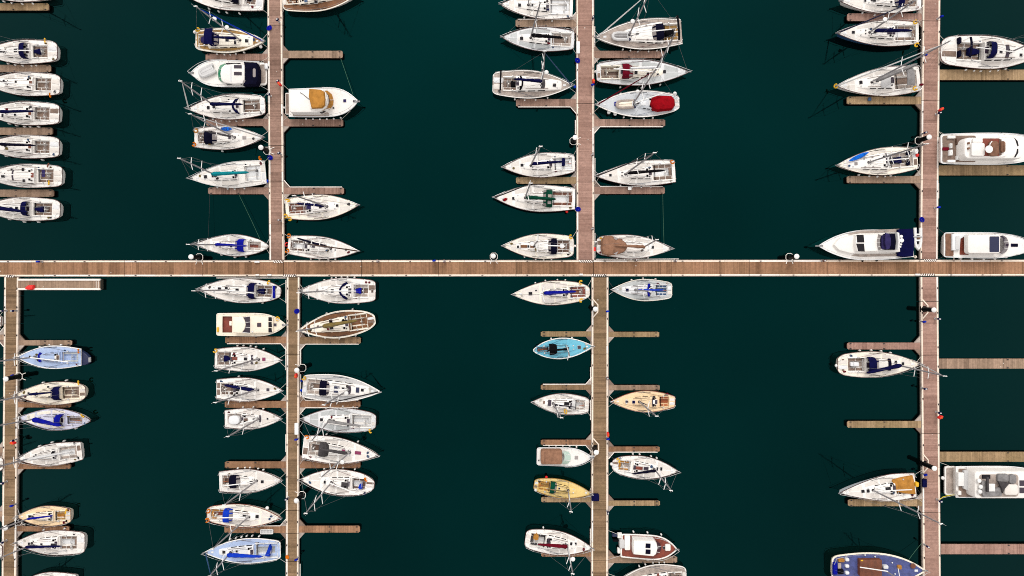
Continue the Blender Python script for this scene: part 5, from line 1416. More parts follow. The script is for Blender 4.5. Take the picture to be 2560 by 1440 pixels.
sail((940, 1054), (752, 1046), 62, "pale grey yacht with grey sail cover, right of the second lower walkway", 749, deck='cool', sw=.66, tm=.46, rs=.12, rk=.6, cp=(880, 928, 14), cab=(876, 800, 15), cabh=.32, sole='cool', seat='lightgrey', aft=True, mast=(823, 1051), tip=(778, 1103), boom=(903, 1065), cover='grey', cr=.16, hatches=[(804, 1049, 8, 8), (835, 1051, 5, 5)], fend='N3', buoys=[(925, 1078, 'yellow')], grab=None)
sail((757, 1117), (949, 1138), 68, "white yacht with dark grey sprayhood and two magenta hatches", 750, sw=.84, tm=.36, cp=(772, 806, 18), cab=(808, 885, 18), sole='teakdark', seat='greyteak', dod=(801, 826, 18, 'darkgrey'), hood_pane='darkgrey', wheel=1, mast=(874, 1131), tip=(802, 1194), radar=.4, boom=(800, 1122), cover='darkgrey', cr=.17, hatches=[(895, 1132, 16, 9, 'magenta'), (859, 1126, 9, 6, 'magenta')], fend='N2', buoys=[(767, 1093, 'orange')])
sail((936, 1213), (750, 1197), 66, "white yacht with rounded stern, dark sliding hatch and blue wheel cover", 750, sw=.6, tm=.46, rs=.22, rk=.3, cp=(880, 914, 13), cab=(876, 806, 16), sole='cool', seat='teakdark', mast=(828, 1207), tip=(764, 1283), boom=(898, 1237), cover=None, hatches=[(812, 1205, 6, 8), (862, 1212, 18, 14, 'darkgrey')], fend='N4', extra=lambda b: (b.pslab("wheel_cover", [(895, 1220), (898, 1212), (904, 1208), (905, 1222), (899, 1224)], 1.1, 1.6, 'blue', .08), b.prr("sail_bag", 908, 1232, 914, 1239, 2, 1.2, 1.5, 'navy', .08)), buoys=[(914, 1199, 'orange')])

# ================================================================== lower middle walkway, left side
sail((1475, 729), (1280, 736), 62, "ivory yacht with bright blue sail cover and brown rounded cockpit just below the main pier", 1479, deck='ivory', hull='ivory', sw=.6, tm=.47, rs=.18, rk=.4, cp=(1424, 1464, 14), cab=(1420, 1352, 13), cabh=.32, sole='brown', seat='redbrown', nseat=2, mast=(1358, 733), tip=(1350, 737), boom=(1440, 729), cover='royal', cr=.2, hatches=[(1326, 734, 10, 9), (1340, 726, 5, 4)], buoys=[(1452, 706, 'yellow'), (1453, 751, 'yellow')], fend='N4', masth=15)
sail((1333, 876), (1484, 865), 53, "small turquoise decked yacht with black sprayhood and brown cockpit", 1479, deck='cyandeck', cabm='cyandeck', hull='white', rail='white', railw=.1, sw=.3, tm=.46, rs=.2, rk=.15, cp=(1343, 1372, 12), cab=(1372, 1440, 14), sole='brown', seat='brown', wheel=0, dod=(1373, 1391, 14, 'black'), hood_pane='black', mast=(1420, 873), tip=(1424, 892), spr=1, masth=9.5, boom=(1368, 876), cover='black', cr=.13, hatches=[(1448, 868, 9, 9, 'smoke')], fend='N2', grab='teakdark')
sail((1473, 1014), (1329, 1004), 53, "small white yacht with clear sprayhood and round yellow emblem on deck", 1479, sw=.7, rs=.09, rk=.65, cp=(1436, 1462, 12), cab=(1432, 1362, 15), cabh=.45, sole='lightgrey', seat='greyteak', dod=(1437, 1424, 12, 'lightgrey'), hood_pane='smoke', wheel=0, mast=(1383, 1011), tip=(1403, 1044), spr=0 or 1, boom=(1440, 1018), cover='darknavy', cr=.08, hatches=[(1361, 1006, 7, 8, 'cocoa'), (1374, 1007, 9, 16, 'smoke'), (1417, 1009, 14, 9)], buoys=[(1414, 1029, 'yellow', True)], masth=10)
sail((1335, 1211), (1481, 1234), 47, "small yellow cream yacht with dark green sprayhood and a red ball buoy", 1479, deck='yellowcream', hull='yellowcream', cabm='yellowcream', rail='goldteak', sw=.6, rs=.09, rk=.6, cp=(1346, 1376, 11), cab=(1376, 1440, 13), sole='goldteak', seat='tan', wheel=0, dod=(1375, 1392, 15, 'green'), mast=(1421, 1229), tip=(1428, 1279), spr=1, boom=(1366, 1222), cover='khaki', cr=.07, hatches=[(1398, 1221, 5, 5)], extra=lambda b: (b.ball(1366, 1193, 'bright_red', .8, .75), b.ball(1339, 1225, 'plastic', 1.0, .8)), furl=None, masth=10)
def ex(b):
    b.pslab("cockpit_table", [(1335, 1340), (1342, 1335), (1347, 1342), (1346, 1350), (1338, 1352), (1333, 1348)], .9, 1.6, 'tan', .1)
sail((1313, 1346), (1483, 1370), 62, "white yacht with maroon sail cover and a yellow cockpit table near the bottom edge", 1479, sw=.72, tm=.42, rs=.09, rk=.6, cp=(1326, 1364, 15), cab=(1366, 1438, 18), sole='lightgrey', seat='darkgrey', aft=True, mast=(1418, 1362), tip=(1432, 1434), radar=.5, boom=(1345, 1360), cover='maroon', cr=.19, hatches=[(1428, 1359, 6, 8), (1439, 1360, 6, 8), (1371, 1351, 9, 10)], extra=ex, fold=(1368, 9, 'smoke', .35), fend='N1')
# right side
sail((1680, 726), (1527, 724), 55, "small grey decked yacht with blue folded sprayhood and blue cockpit cushions", 1521, deck='greydeck', cabm='cool', hull='greydeck', rail='ivory', railw=.1, sw=.7, tm=.45, rs=.07, rk=.65, cp=(1638, 1668, 13), cab=(1630, 1556, 15), sole='hullblue', seat='hullblue', nseat=3, wheel=0, aft=False, fold=(1622, 14, 'royal', .2), mast=(1590, 725), boom=(1660, 725), cover='blue', cr=.12, hatches=[(1568, 725, 8, 8, 'navy')], fend='N3', masth=11, spr=1)
sail((1688, 1004), (1526, 1003), 54, "peach coloured yacht with varnished wooden cockpit floor", 1521, deck='peach', hull='peach', cabm='peach', rail='redbrown', sw=.5, tm=.45, rs=.05, rk=.8, cp=(1648, 1672, 12), cab=(1642, 1558, 15), sole='wood', seat='wood', aft=False, wheel=0, mast=(1599, 1005), tip=(1641, 1040), spr=1, boom=(1617, 1012), cover='darkgrey', cr=.06, hatches=[(1567, 1004, 8, 6, 'smoke'), (1584, 1005, 8, 8, 'navy')], bands=[(1630, 12, .1, .25, 'smoke')], masth=9)
sail((1530, 1161), (1697, 1178), 58, "white yacht with navy sail cover and tan cockpit, right of the lower middle walkway", 1521, sw=.6, tm=.44, rs=.14, rk=.4, cp=(1546, 1576, 12), cab=(1582, 1640, 16), sole='greyteak', seat='tan', wheel=1, mast=(1637, 1174), tip=(1678, 1226), boom=(1580, 1184), cover='darknavy', cr=.15, hatches=[(1643, 1172, 5, 9), (1653, 1172, 6, 9), (1598, 1170, 18, 9, 'redbrown'), (1615, 1171, 13, 9, 'smoke')], fend='N4', buoys=[(1546, 1151, 'yellow')], furl=None, extra=lambda b: b.ball(1529, 1160, 'plastic', .9, .9))
sail((1716, 1445), (1545, 1452), 74, "grey teak decked yacht mostly cut by the bottom edge, right of the lower middle walkway", 1521, deck='greyteak', cabm='white', rail='white', railw=.1, sw=.75, tm=.42, rs=.07, rk=.7, cp=(1672, 1705, 14), cab=(1668, 1590, 18), mast=(1620, 1450), tip=(1650, 1520), cover=None, fend='N5', hatches=[(1645, 1437, 6, 10, 'redbrown')])

# ================================================================== lower right walkway, left side
def ex(b):
    b.prr("cockpit_table", 2128, 906, 2148, 916, 2, .9, 1.55, 'cool', .05)
    b.ball(2091, 914, 'plastic', 1.0, .9)
    b.prr("stern_bench", 2104, 897, 2111, 928, 1, 1.1, 1.24, 'teak', .02)
sail((2094, 912), (2302, 910), 66, "ivory yacht with navy sprayhood and mast reaching over the lower right walkway", 2301, deck='ivory', hull='ivory', sw=.74, tm=.4, rs=.1, rk=.5, cp=(2120, 2160, 16), cab=(2160, 2248, 19), cabh=.55, sole='greyteak', seat='teak', dod=(2160, 2190, 20, 'navy'), wheel=1,
     mast=(2240, 912), tip=(2362, 940), boom=(2166, 932), cover='navy', cr=.2, hatches=[(2257, 909, 7, 8), (2239, 904, 6, 6)], bands=[(2222, 15, .12, .45, 'darknavy')], fend='N4', extra=ex, furl='lightgrey')
def ex(b):
    b.pslab("cockpit_tarpaulin", [(2232, 1200), (2250, 1195), (2282, 1189), (2285, 1200), (2290, 1236), (2262, 1234), (2230, 1224)], 1.0, 1.42, 'tan', .06)
    b.prr("outboard", 2290, 1206, 2298, 1218, 3, .9, 1.6, 'yellow', .1); b.prr("engine_bracket", 2290, 1218, 2294, 1230, 1, .6, 1.1, 'black', .05)
sail((2289, 1213), (2096, 1232), 68, "white wedge shaped racing yacht with tan cockpit cover and pale blue hull side", 2305, hull='palebluegrey', sw=.9, tm=.3, p=1.5, cp=(2240, 2284, 17), cab=(2236, 2160, 14), cabh=.3, sole='tan', seat='tan', wheel=0, aft=False, mast=(2184, 1227), tip=(2351, 1309), boom=(2280, 1224), cover=None, hatches=[(2157, 1228, 9, 8), (2170, 1227, 8, 9), (2220, 1222, 14, 10), (2226, 1207, 8, 5), (2230, 1234, 8, 5)], extra=ex, spr=2, furl=None, grab=None)
def ex(b):
    b.prr("deck_house", 2150, 1400, 2206, 1442, 3, 1.2, 2.0, 'brown', .12)
    b.prr("deck_house_skylight", 2152, 1400, 2158, 1403, 1, 2.0, 2.05, 'yellow')
    b.prr("aft_bench", 2084, 1407, 2094, 1437, 2, 1.2, 1.6, 'royal', .06)
    b.prr("cockpit_mat", 2095, 1408, 2103, 1424, 2, 1.3, 1.36, 'greyteak'); b.prr("locker", 2096, 1424, 2110, 1436, 2, 1.2, 1.7, 'black', .08)
    b.prr("yellow_locker", 2097, 1398, 2112, 1406, 2, 1.2, 1.6, 'tan', .06)
    for y in (1400, 1416, 1433): b.prr("white_winch_box", 2114, y - 4, 2124, y + 4, 3, 1.2, 1.6, 'cool', .08)
    b.prr("life_raft", 2209, 1414, 2222, 1423, 3, 1.3, 1.8, 'cool', .1); b.prr("yellow_winch", 2245, 1414, 2255, 1424, 2, 1.3, 1.7, 'tan', .06)
    b.roundhatch(2283, 1415, .38, 'brown', 1.65)
    for x, y in ((2188, 1392), (2163, 1388), (2231, 1407), (2238, 1435)): b.roundhatch(x, y, .1, 'cool', 1.45)
    b.line((2272, 1399), (2305, 1357), m='greenrope', r=.022)
bb = Boat((2080, 1424), (2314, 1425), 86, "sailing_yacht", "old blue decked yacht with brown deckhouse cut by the bottom edge at right", "sailing yacht", SAILG, 1.25, .78, .4, 2.3, .07, .7, 'cream', 'bluedeck', 'cream', .2)
bb.cab = None
ex(bb)
bb.mast((2210, 1424), (2330, 1475), None, 2); bb.boom((2210, 1424), (2150, 1418), None, z=2.9); bb.rails(); bb.fittings(winches=False, tracks=False)

# ------------------------------------------------------------------ motor boats
MG = "motor cruisers in the marina"
def motor(stern, bow, beam, label, fb=1.35, sw=.93, tm=.4, p=2.7, hull='white', deck='white', rail='cool', railw=.09, edge=None, fend=None, well=None, rs=None, rk=.7):
    Lm = abs(bow[0] - stern[0]) / S * (H - fb) / H
    w = None
    if well: 
        T = lambda x: (x - stern[0]) / (bow[0] - stern[0]); w = (max(.02, min(T(well[0]), T(well[1]))) * Lm, max(T(well[0]), T(well[1])) * Lm, well[2] / S)
    b = Boat(stern, bow, beam, "motor_cruiser", label, "motor cruiser", MG, fb, sw, tm, p, rs, rk, hull, deck, rail, railw, w)
    b.cab = None
    if edge is not None: b.moor(edge)
    if fend:
        for f in fend.split():
            b.fenders(f[0], [.22 + .5 * i / max(1, int(f[1:]) - 1) for i in range(int(f[1:]))])
    return b
def bowrail(b, t0=.45, h=.75, m='chrome'):
    L = b.L; pts = []
    for i in range(9):
        x = L * (t0 + (1.0 - t0) * i / 8); pts.append((min(x, L * .995), max(.12, b.hb(x) * .93), b.zs(x) + h))
    for sd in (-1, 1):
        mb = MB(); mb.tube([(x, sd * y, z) for x, y, z in pts] + [(L * 1.01, 0, b.zs(L) + h)], .028, 5)
        for i in (0, 2, 4, 6): x, y, z = pts[i]; mb.tube([(x, sd * y, b.zs(x)), (x, sd * y, z)], .022, 4)
        part("bow_rail", mb, m, b.root)
    mb = MB(); mb.box(L * .95, L * 1.03, -.1, .1, b.zs(L) + .01, b.zs(L) + .12); part("anchor_roller", mb, 'steel', b.root, False)
    for t in (.1, .55, .9):
        for sd in (-1, 1): x = L * t; put("cleat", shared("cleat2", cleat2_fn, 'chrome'), b.root, (x, sd * (b.hb(x) - .15), b.dz(x, b.hb(x))))
def glass_arc(b, name, pts_out, pts_in, z0, z1, m, parent=None):
    """raked windscreen: pts_out = foot line, pts_in = head line (pixels)"""
    lo = [(*b.l(p[0], p[1], z0), z0) for p in pts_out]; hi = [(*b.l(p[0], p[1], z1), z1) for p in pts_in]
    lo2 = [(q[0] - .04, q[1] * .98, q[2] - .05) for q in lo]; hi2 = [(q[0] - .04, q[1] * .98, q[2] - .05) for q in hi]
    mb = MB(); mb.loft([[lo[i], hi[i], hi2[i], lo2[i]] for i in range(len(lo))], True, True)
    o = part(name, mb, m, parent or b.root)
    for i in range(0, len(lo), max(1, len(lo) // 3)):
        mb = MB(); mb.tube([Vector(lo[i]) + Vector((0, 0, .02)), Vector(hi[i]) + Vector((0, 0, .02))], .035, 5); part("windscreen_frame", mb, 'plastic', o)
    return o

# -- cruiser with green windscreen and navy canopy
b = motor((648, 185), (478, 183), 67, "white motor cruiser with green windscreen, navy canopy and a grey dinghy on its foredeck", edge=672, p=3.1, tm=.5)
b.prr("swim_platform", 643, 156, 667, 213, 7, .25, .5, 'white', .05); b.prr("platform_teak", 649, 161, 664, 208, 4, .5, .53, 'greyteak')
b.pslab("deckhouse", [(612, 160), (612, 208), (585, 210), (560, 207), (552, 200), (549, 184), (552, 168), (560, 161), (585, 158)], 1.3, 2.45, 'white', .25)
glass_arc(b, "windscreen", [(563, 158), (551, 163), (546, 172), (545, 184), (546, 196), (551, 203), (563, 207)], [(566, 162), (558, 166), (555, 174), (554, 184), (555, 192), (558, 199), (566, 204)], 1.5, 2.3, 'greenglass')
for y in (159, 209):
    b.pslab("side_window", [(563, y - 1.5), (600, y - 1.5), (604, y + 1.5), (566, y + 1.5)], 1.7, 2.15, 'glass')
for y in (167, 184): b.hatch(595, y, 20, 9, 'smoke', 2.45)
cv = b.pslab("canopy", [(607, 153), (640, 155), (645, 170), (645, 200), (640, 211), (605, 212), (610, 200), (610, 166)], 1.3, 2.55, 'darknavy', .3)
b.prr("canopy_window", 632, 171, 639, 193, 3, 2.5, 2.57, 'vinyl', 0, cv); b.prr("canopy_window", 610, 157, 628, 161, 2, 2.3, 2.45, 'vinyl', 0, cv); b.prr("canopy_window", 607, 201, 628, 207, 2, 2.3, 2.5, 'vinyl', 0, cv)
b.prr("roof_front_trim", 575, 164, 579, 204, 2, 2.4, 2.47, 'cool'); bowrail(b)
b.prr("passerelle", 661, 158, 669, 172, 2, .55, .9, 'cool', .05)
dinghy(519, 180, 42, 27, 205, 1.5, "grey upturned dinghy on the foredeck of the cruiser with the navy canopy", 'lightgrey', 'lightgrey', None, True)

# -- cruiser with tan canvas
b = motor((722, 257), (896, 255), 73, "white flybridge cruiser with tan canvas over its helm, right of the upper left walkway", 1.5, .95, .47, 3.2, edge=708, fend='S6')
b.prr("swim_platform", 713, 232, 726, 286, 3, .25, .5, 'white', .03); b.prr("platform_teak", 714, 234, 724, 284, 2, .5, .53, 'teak')
b.prr("side_deck", 732, 281, 822, 290, 2, 1.5, 1.56, 'greyteak')
b.pslab("deckhouse", [(723, 229), (727, 224), (796, 221), (810, 225), (819, 238), (820, 255), (815, 270), (803, 277), (790, 281), (727, 281), (723, 276)], 1.5, 3.1, 'white', .25)
fl = b.pslab("flybridge_coaming", [(775, 222), (803, 222), (814, 230), (817, 247), (814, 262), (803, 270), (775, 272)], 3.1, 3.5, 'white', .1)
b.pslab("helm_canvas", [(772, 221), (800, 223), (810, 228), (812, 247), (811, 262), (804, 269), (778, 270), (775, 258), (771, 240)], 3.45, 3.95, 'tan', .2)
glass_arc(b, "windscreen_cover", [(818, 226), (830, 236), (834, 250), (833, 262), (826, 272), (812, 279)], [(812, 227), (822, 238), (825, 250), (824, 260), (818, 270), (806, 277)], 1.65, 2.9, 'tan')
b.pslab("side_window", [(800, 275), (812, 277), (802, 282), (798, 281)], 2.0, 2.6, 'glass')
b.hatch(862, 252, 8, 8, 'purple'); b.hatch(834, 270, 5, 5, 'glass'); b.hatch(886, 253, 7, 6, 'smoke')
mb = MB(); z = 3.2; mb.tube([(*b.l(750, 231, z), z), (*b.l(757, 235, z), z), (*b.l(770, 246, z), z), (*b.l(776, 249, z), z)], .04, 5); part("folded_aerial", mb, 'darkgrey', b.root)
b.line((883, 238), (852, 147), m='greenrope', r=.022); b.line((876, 277), (852, 300)); bowrail(b, .5); b.ball(710, 269, 'plastic', .6, .6)

# -- big navy covered motor yacht
b = motor((2284, 610), (2043, 615), 76, "large white motor yacht with navy aft covers and dark roof windows beside the main pier", 1.6, .84, .45, 2.3, edge=2301)
for y0, y1 in (((578, 590)), ((628, 640))): pass
b.pslab("side_deck", [(2075, 601), (2110, 583), (2150, 576), (2248, 572), (2248, 579), (2150, 583), (2112, 590), (2078, 606)], 1.6, 1.7, 'greyteak')
b.pslab("side_deck", [(2078, 624), (2112, 637), (2150, 642), (2248, 640), (2248, 634), (2150, 636), (2112, 631), (2082, 620)], 1.6, 1.7, 'greyteak')
b.pslab("deckhouse", [(2085, 612), (2098, 596), (2125, 588), (2250, 584), (2252, 630), (2160, 634), (2125, 633), (2098, 626)], 1.6, 2.3, 'white', .2)
b.pslab("saloon_roof", [(2140, 588), (2162, 586), (2196, 585), (2200, 608), (2196, 628), (2162, 630), (2143, 628), (2139, 608)], 2.2, 3.0, 'white', .2)
for y0, y1 in ((587, 606), (609, 628)): b.pslab("roof_window", [(2142, y0), (2159, y0), (2161, y1), (2143, y1)] if y0 < 600 else [(2141, y0), (2160, y0), (2162, y1 + 1), (2146, y1)], 2.9, 3.03, 'glass')
glass_arc(b, "flybridge_screen", [(2196, 585), (2193, 596), (2192, 607), (2193, 618), (2197, 626)], [(2203, 588), (2200, 597), (2200, 607), (2200, 616), (2204, 623)], 3.0, 3.5, 'vinyl')
b.prr("flybridge_seat", 2204, 588, 2214, 623, 2, 3.0, 3.4, 'purple', .08); b.pslab("bimini", [(2214, 582), (2224, 584), (2228, 596), (2228, 612), (2224, 622), (2216, 624), (2213, 604)], 3.8, 4.0, 'purple', .08)
b.prr("flybridge_cover", 2216, 583, 2250, 624, 5, 2.3, 3.3, 'darknavy', .25)
b.pslab("radar_arch", [(2243, 580), (2249, 582), (2251, 604), (2249, 622), (2244, 624), (2246, 603)], 3.3, 3.9, 'plastic', .1)
for x, y, r in ((2254, 591, .7), (2255, 601, 1.0), (2253, 611, .5), (2251, 617, .5)): put("radar_dome", shared("dome", dome_fn, 'plastic'), b.root, (*b.l(x, y, 3.9), 3.7), None, (r, r, 1))
b.pslab("aft_deck_cover", [(2246, 573), (2284, 571), (2288, 600), (2285, 640), (2262, 643), (2246, 640)], 1.5, 2.2, 'navy', .2)
b.hatch(2112, 610, 9, 9, 'purple'); [b.roundhatch(x, y, .08, 'steel', 1.9) for x, y in ((2131, 597), (2131, 609), (2131, 621), (2093, 605), (2094, 617))]
b.prr("passerelle", 2245, 632, 2272, 636, 1, 1.7, 1.9, 'greyteak', .04); bowrail(b, .3); b.fenders('S', [.35, .5, .7], 'black'); b.ball(2288, 642, 'cream', .9, .9)
# tender hanging across its stern
c = wxy(2297, 596, 2.1); t = empty("tender", (c.x, c.y, 1.4), math.radians(-90)); tag(t, "white rigid tender hanging on davits behind the navy covered motor yacht", "tender")
mb = MB(); l, w, r = 1.5, .62, .22
mb.tube([(-l, -w + r, .45), (l * .3, -w + r, .45), (l * .75, -w * .45, .5), (l, 0, .55), (l * .75, w * .45, .5), (l * .3, w - r, .45), (-l, w - r, .45)], r, 9); part("inflated_tube", mb, 'plastic', t)
mb = MB(); mb.slab([(-l * .9, -w * .6), (l * .3, -w * .6), (l * .7, 0), (l * .3, w * .6), (-l * .9, w * .6)], .1, .3, 0); part("floor", mb, 'darknavy', t)
mb = MB(); mb.box(-l * .45, -l * .3, -w * .6, w * .6, .5, .6); part("thwart", mb, 'plastic', t, False); mb = MB(); mb.box(l * .1, l * .25, -w * .6, w * .6, .5, .6); part("thwart", mb, 'plastic', t, False)
mb = MB(); mb.slab(rrect(-l * .2, -.2, .1, .2, .06), .3, .75, .08); part("console", mb, 'cocoa', t)
mb = MB(); mb.slab([(l * .55, -w * .5), (l * .98, 0), (l * .55, w * .5)], .5, .68, .05); part("bow_cover", mb, 'lightgrey', t)
mb = MB(); mb.box(-l * .2, -l * .1, -.9, .5, .72, .78); part("davit", mb, 'chrome', t, False)

# -- flybridge yacht with brown seats, right edge
b = motor((2352, 372), (2640, 372), 80, "large white flybridge yacht with brown upper deck seats at the right edge", 1.7, .92, .4, 2.6, edge=2346, fend=None, rs=.03, rk=.85)
b.prr("aft_deck", 2357, 339, 2440, 405, 5, 1.7, 1.78, 'teak'); b.prr("transom_step", 2357, 368, 2373, 376, 1, 1.78, 1.9, 'maroon', .03)
for x0, y0, x1, y1 in ((2376, 358, 2382, 370), (2374, 374, 2383, 388), (2393, 389, 2397, 399)): b.prr("deck_chair", x0, y0, x1, y1, 1, 1.78, 2.2, 'plastic', .08)
for y in (343, 403): b.prr("stern_locker", 2370, y - 4, 2390, y + 3, 3, 1.7, 2.1, 'white', .1)
b.prr("dark_lounge", 2392, 345, 2412, 362, 3, 1.78, 2.15, 'teakdark', .08)  # low lounge block in dark teak brown
hs_ = b.prr("superstructure", 2411, 343, 2560, 397, 14, 1.7, 3.6, 'white', .3)
b.prr("flybridge_coaming", 2424, 345, 2520, 392, 12, 3.55, 3.75, 'white', .1); b.prr("flybridge_floor", 2456, 346, 2500, 390, 3, 3.74, 3.78, 'redbrown'); b.prr("sofa", 2429, 357, 2463, 390, 5, 3.74, 4.05, 'white', .12)
b.prr("sofa", 2432, 346, 2458, 358, 4, 3.74, 4.05, 'white', .12); b.prr("bar_top", 2474, 352, 2498, 390, 8, 3.78, 4.15, 'cocoa', .1); b.prr("helm_step", 2498, 348, 2504, 388, 1, 3.74, 3.84, 'teakdark'); b.prr("sunpad", 2503, 352, 2515, 381, 6, 3.74, 4.1, 'cocoa', .12)
b.roundhatch(2473, 373, .52, 'plastic', 4.6); mb = MB(); z = 4.5; mb.tube([(*b.l(2473, 373, z), z), (*b.l(2475, 360, z), z), (*b.l(2480, 353, z), z)], .07, 6); part("radar_arm", mb, 'plastic', b.root)
for pts in ([(2537, 345), (2544, 352), (2547, 364), (2544, 366), (2540, 354)], [(2546, 372), (2546, 382), (2539, 393), (2535, 393), (2541, 382), (2543, 372)]): b.pslab("windscreen", pts, 3.4, 3.63, 'glass')
b.prr("arch_fitting", 2421, 355, 2425, 360, 1, 3.6, 3.9, 'cocoa', .03); b.prr("arch_fitting", 2421, 368, 2425, 373, 1, 3.6, 3.9, 'cocoa', .03); bowrail(b, .5)
b.line((2370, 340), (2346, 328))

# -- sports cruiser with brown platform, right edge
b = motor((2360, 612), (2590, 615), 65, "white motor cruiser with brown stern platform and big dark sunroof at the right edge", 1.35, .95, .45, 2.5, edge=2346, fend='S5', rs=.03, rk=.85)
b.prr("platform_teak", 2364, 584, 2384, 640, 3, 1.35, 1.42, 'cocoa'); b.pslab("sofa", [(2381, 585), (2420, 585), (2414, 590), (2402, 597), (2400, 625), (2381, 626)], 1.4, 1.75, 'cool', .08)
b.prr("sofa_cushion", 2390, 590, 2399, 624, 2, 1.74, 1.86, 'lightgrey', .05); b.prr("cockpit_floor", 2400, 590, 2422, 637, 2, 1.35, 1.43, 'redbrown')
b.prr("hardtop", 2420, 586, 2502, 634, 7, 1.9, 2.75, 'white', .2); b.prr("sunroof", 2474, 591, 2498, 630, 2, 2.7, 2.78, 'hullnavy')
glass_arc(b, "windscreen", [(2507, 588), (2517, 594), (2521, 604), (2522, 612), (2520, 622), (2515, 630), (2504, 636)], [(2500, 590), (2508, 596), (2511, 605), (2512, 612), (2510, 620), (2507, 627), (2498, 633)], 1.7, 2.6, 'smoke')
b.hatch(2536, 613, 17, 8, 'darknavy', None, 'purple'); b.prr("anchor_locker_lid", 2556, 611, 2562, 618, 1, 1.5, 1.58, 'cool'); bowrail(b, .55); b.prr("gangplank", 2384, 637, 2386, 652, .5, .9, 1.0, 'greyteak')

# -- cream cruiser with brown cockpit
b = motor((541, 811), (717, 812), 58, "cream motor cruiser with red brown cockpit floor and wheelhouse, below the main pier", 1.3, .96, .5, 2.9, 'cream', 'cream', 'ivory', .1, edge=717, well=(556, 580, 20), rs=.03, rk=.85)
b.prr("cockpit_floor", 556, 791, 580, 831, 1, .8, 1.0, 'redbrown', 0); b.prr("engine_box", 573, 803, 579, 814, 1, 1.0, 1.4, 'ivory', .05)
b.pslab("wheelhouse_roof", [(581, 791), (606, 791), (612, 802), (614, 812), (611, 823), (604, 833), (581, 832)], 1.3, 2.6, 'cream', .15)
b.prr("cabin_trunk", 618, 790, 682, 833, 5, 1.3, 1.9, 'cream', .12)
glass_arc(b, "windscreen", [(625, 791), (625, 798), (625, 805), (625, 812), (625, 819), (625, 826), (625, 833)], [(608, 793), (612, 799), (614, 806), (615, 812), (614, 818), (611, 825), (606, 831)], 1.95, 2.5, 'smoke')
for y0, y1 in ((793, 803), (805, 818), (820, 831)): b.pslab("front_window", [(671, y0), (679, y0), (680, y1), (671, y1)], 1.75, 1.93, 'glass')
b.hatch(648, 812, 10, 10, 'smoke', 1.92, 'brown'); b.hatch(688, 812, 8, 8, 'smoke'); b.buoy(694, 797, 'yellow', True, 1.55); b.roundhatch(707, 812, .15, 'steel', 1.6); bowrail(b, .55)
b.prr("stern_fender", 541, 818, 546, 830, 2, .9, 1.5, 'yellow', .08); b.hatch(631, 829, 4, 4, 'cool', 1.92)

# -- motorboat with brown canopy
b = motor((1342, 1141), (1481, 1143), 47, "small white motorboat with brown canopy and pale green windscreen", 1.2, .94, .5, 2.5, edge=1479, fend='N5', rs=.05, rk=.8)
cv = b.prr("canopy", 1352, 1126, 1406, 1162, 6, 1.2, 2.3, 'sandcanvas', .2); b.prr("canopy_window", 1355, 1128, 1400, 1130, 1, 1.9, 2.25, 'smoke', 0, cv); b.prr("canopy_seam", 1361, 1130, 1363, 1160, 1, 2.28, 2.33, 'cocoa', 0, cv)
glass_arc(b, "windscreen", [(1411, 1127), (1421, 1129), (1426, 1136), (1427, 1144), (1426, 1152), (1420, 1159), (1410, 1161)], [(1404, 1131), (1409, 1133), (1411, 1138), (1412, 1144), (1411, 1150), (1408, 1155), (1403, 1158)], 1.35, 2.1, 'aquaglass')
b.hatch(1441, 1144, 9, 9, 'vinyl'); b.prr("bow_platform", 1470, 1139, 1486, 1146, 2, 1.3, 1.4, 'cool', .03); bowrail(b, .5); b.roundhatch(1347, 1151, .1, 'darkgrey', 1.35)

# -- pilothouse boat with outboards
b = motor((1553, 1364), (1693, 1372), 62, "white pilothouse motorboat with red brown decks, dark roof hatches and outboard engines", 1.2, .93, .48, 2.8, 'white', 'redbrown', 'white', .16, edge=1521, fend='N3', rs=.02, rk=.9)
for y0, y1 in ((1334, 1346), (1371, 1384)): b.prr("stern_step", 1544, y0, 1556, y1, 2, .4, .95, 'white', .05)
b.prr("stern_bench", 1562, 1340, 1576, 1376, 3, 1.2, 1.6, 'white', .08); b.prr("cockpit_floor", 1575, 1348, 1584, 1374, 1, 1.2, 1.27, 'redbrown')
b.pslab("pilothouse", [(1584, 1351), (1636, 1352), (1642, 1358), (1645, 1371), (1641, 1386), (1634, 1392), (1584, 1387), (1583, 1370)], 1.2, 2.8, 'white', .2)
for y in (1364, 1379): b.hatch(1620, y, 13, 12, 'darknavy', 2.8)
glass_arc(b, "windscreen", [(1640, 1352), (1648, 1357), (1653, 1365), (1653, 1374), (1649, 1381), (1640, 1388)], [(1636, 1354), (1642, 1360), (1645, 1367), (1645, 1374), (1642, 1380), (1635, 1386)], 1.6, 2.6, 'smoke')
b.prr("sunpad", 1663, 1361, 1677, 1378, 3, 1.3, 1.6, 'white', .1); b.hatch(1660, 1369, 6, 7, 'glass'); bowrail(b, .45)
for x0, y0, x1, y1, m in ((1549, 1350, 1563, 1372, 'lightgrey'),): b.prr("outboard_engine", x0, y0, x1, y1, 4, .5, 1.4, m, .15)
b.prr("outboard_engine", 1531, 1336, 1544, 1343, 2, .3, 1.0, 'hullnavy', .1); b.prr("outboard_engine", 1533, 1350, 1546, 1355, 2, .3, .9, 'black', .1)

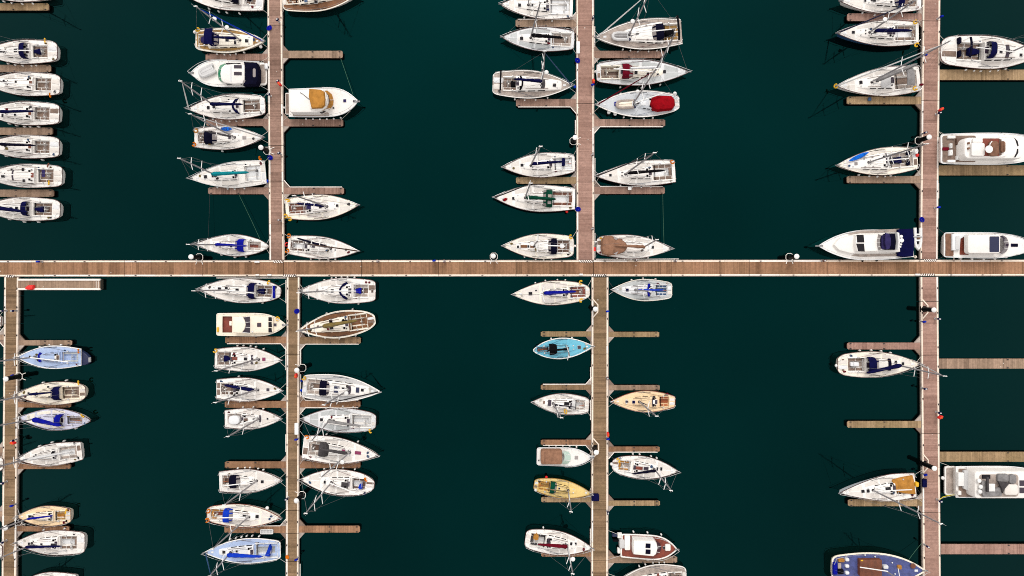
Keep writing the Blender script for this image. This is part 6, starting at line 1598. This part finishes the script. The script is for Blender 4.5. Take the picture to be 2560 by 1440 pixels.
# -- grey flybridge yacht, right edge
b = motor((2390, 1205), (2650, 1205), 80, "white flybridge yacht with grey upper deck seats and three radar domes at the right edge", 1.6, .97, .4, 2.6, edge=2350)
b.prr("swim_platform", 2362, 1166, 2394, 1238, 6, .3, .55, 'white', .05); b.prr("platform_teak", 2366, 1169, 2391, 1234, 4, .55, .59, 'greyteak')
b.prr("cockpit_floor", 2397, 1172, 2442, 1242, 3, 1.6, 1.66, 'teak'); b.prr("transom_locker", 2396, 1182, 2411, 1216, 2, 1.6, 2.1, 'plastic', .1); b.pslab("sofa", [(2411, 1177), (2436, 1174), (2432, 1186), (2426, 1190), (2427, 1222), (2420, 1227), (2410, 1222)], 1.66, 2.1, 'lightgrey', .1)
b.prr("cockpit_table", 2429, 1201, 2437, 1214, 1, 1.9, 2.2, 'cool', .04); b.prr("cockpit_bench", 2396, 1228, 2404, 1238, 1, 1.66, 2.1, 'white', .06)
b.prr("superstructure", 2437, 1178, 2580, 1247, 8, 1.6, 3.5, 'white', .25)
b.prr("flybridge_floor", 2448, 1186, 2546, 1242, 8, 3.5, 3.54, 'greyteak'); b.prr("stair_opening", 2455, 1187, 2476, 1197, 1, 3.54, 3.57, 'glass')
b.pslab("sofa", [(2455, 1203), (2466, 1203), (2468, 1222), (2488, 1222), (2500, 1218), (2507, 1222), (2506, 1240), (2460, 1243), (2455, 1230)], 3.54, 3.9, 'grey', .1); b.prr("table", 2472, 1210, 2488, 1229, 1, 3.9, 4.1, 'plastic', .05)
b.prr("helm_seat", 2495, 1186, 2523, 1206, 5, 3.54, 3.95, 'grey', .12); b.prr("helm_seat", 2524, 1187, 2542, 1210, 7, 3.54, 3.95, 'grey', .12); b.pslab("shade_cloth", [(2496, 1204), (2512, 1206), (2526, 1208), (2512, 1224), (2508, 1234), (2504, 1220)], 3.9, 4.2, 'darkgrey', .1)
b.prr("sunpad", 2512, 1211, 2546, 1238, 6, 3.54, 3.9, 'nonslip', .12)
b.prr("radar_arch", 2468, 1193, 2473, 1231, 2, 4.1, 4.4, 'darkgrey', .05)
for x, y in ((2450, 1203), (2454, 1218), (2452, 1230)): put("radar_dome", shared("dome", dome_fn, 'plastic'), b.root, (*b.l(x, y, 4.0), 3.6), None, (1, 1, 1.6))
for y in (1208, 1226): b.pslab("roof_window", [(2549, y - 7), (2566, y - 7), (2566, y + 7), (2549, y + 7)], 3.5, 3.54, 'smoke')
bowrail(b, .6); b.ball(2357, 1195, 'plastic', .8, 1.0)
mb = MB(); z = .9; mb.tube([(*b.l(2395, 1236, 1.0), 1.0), (*b.l(2374, 1238, .75), .75), (*b.l(2358, 1242, .7), .7), (*b.l(2349, 1249, .7), .7)], .05, 6); part("shore_power_cable", mb, 'yellowrope', b.root)
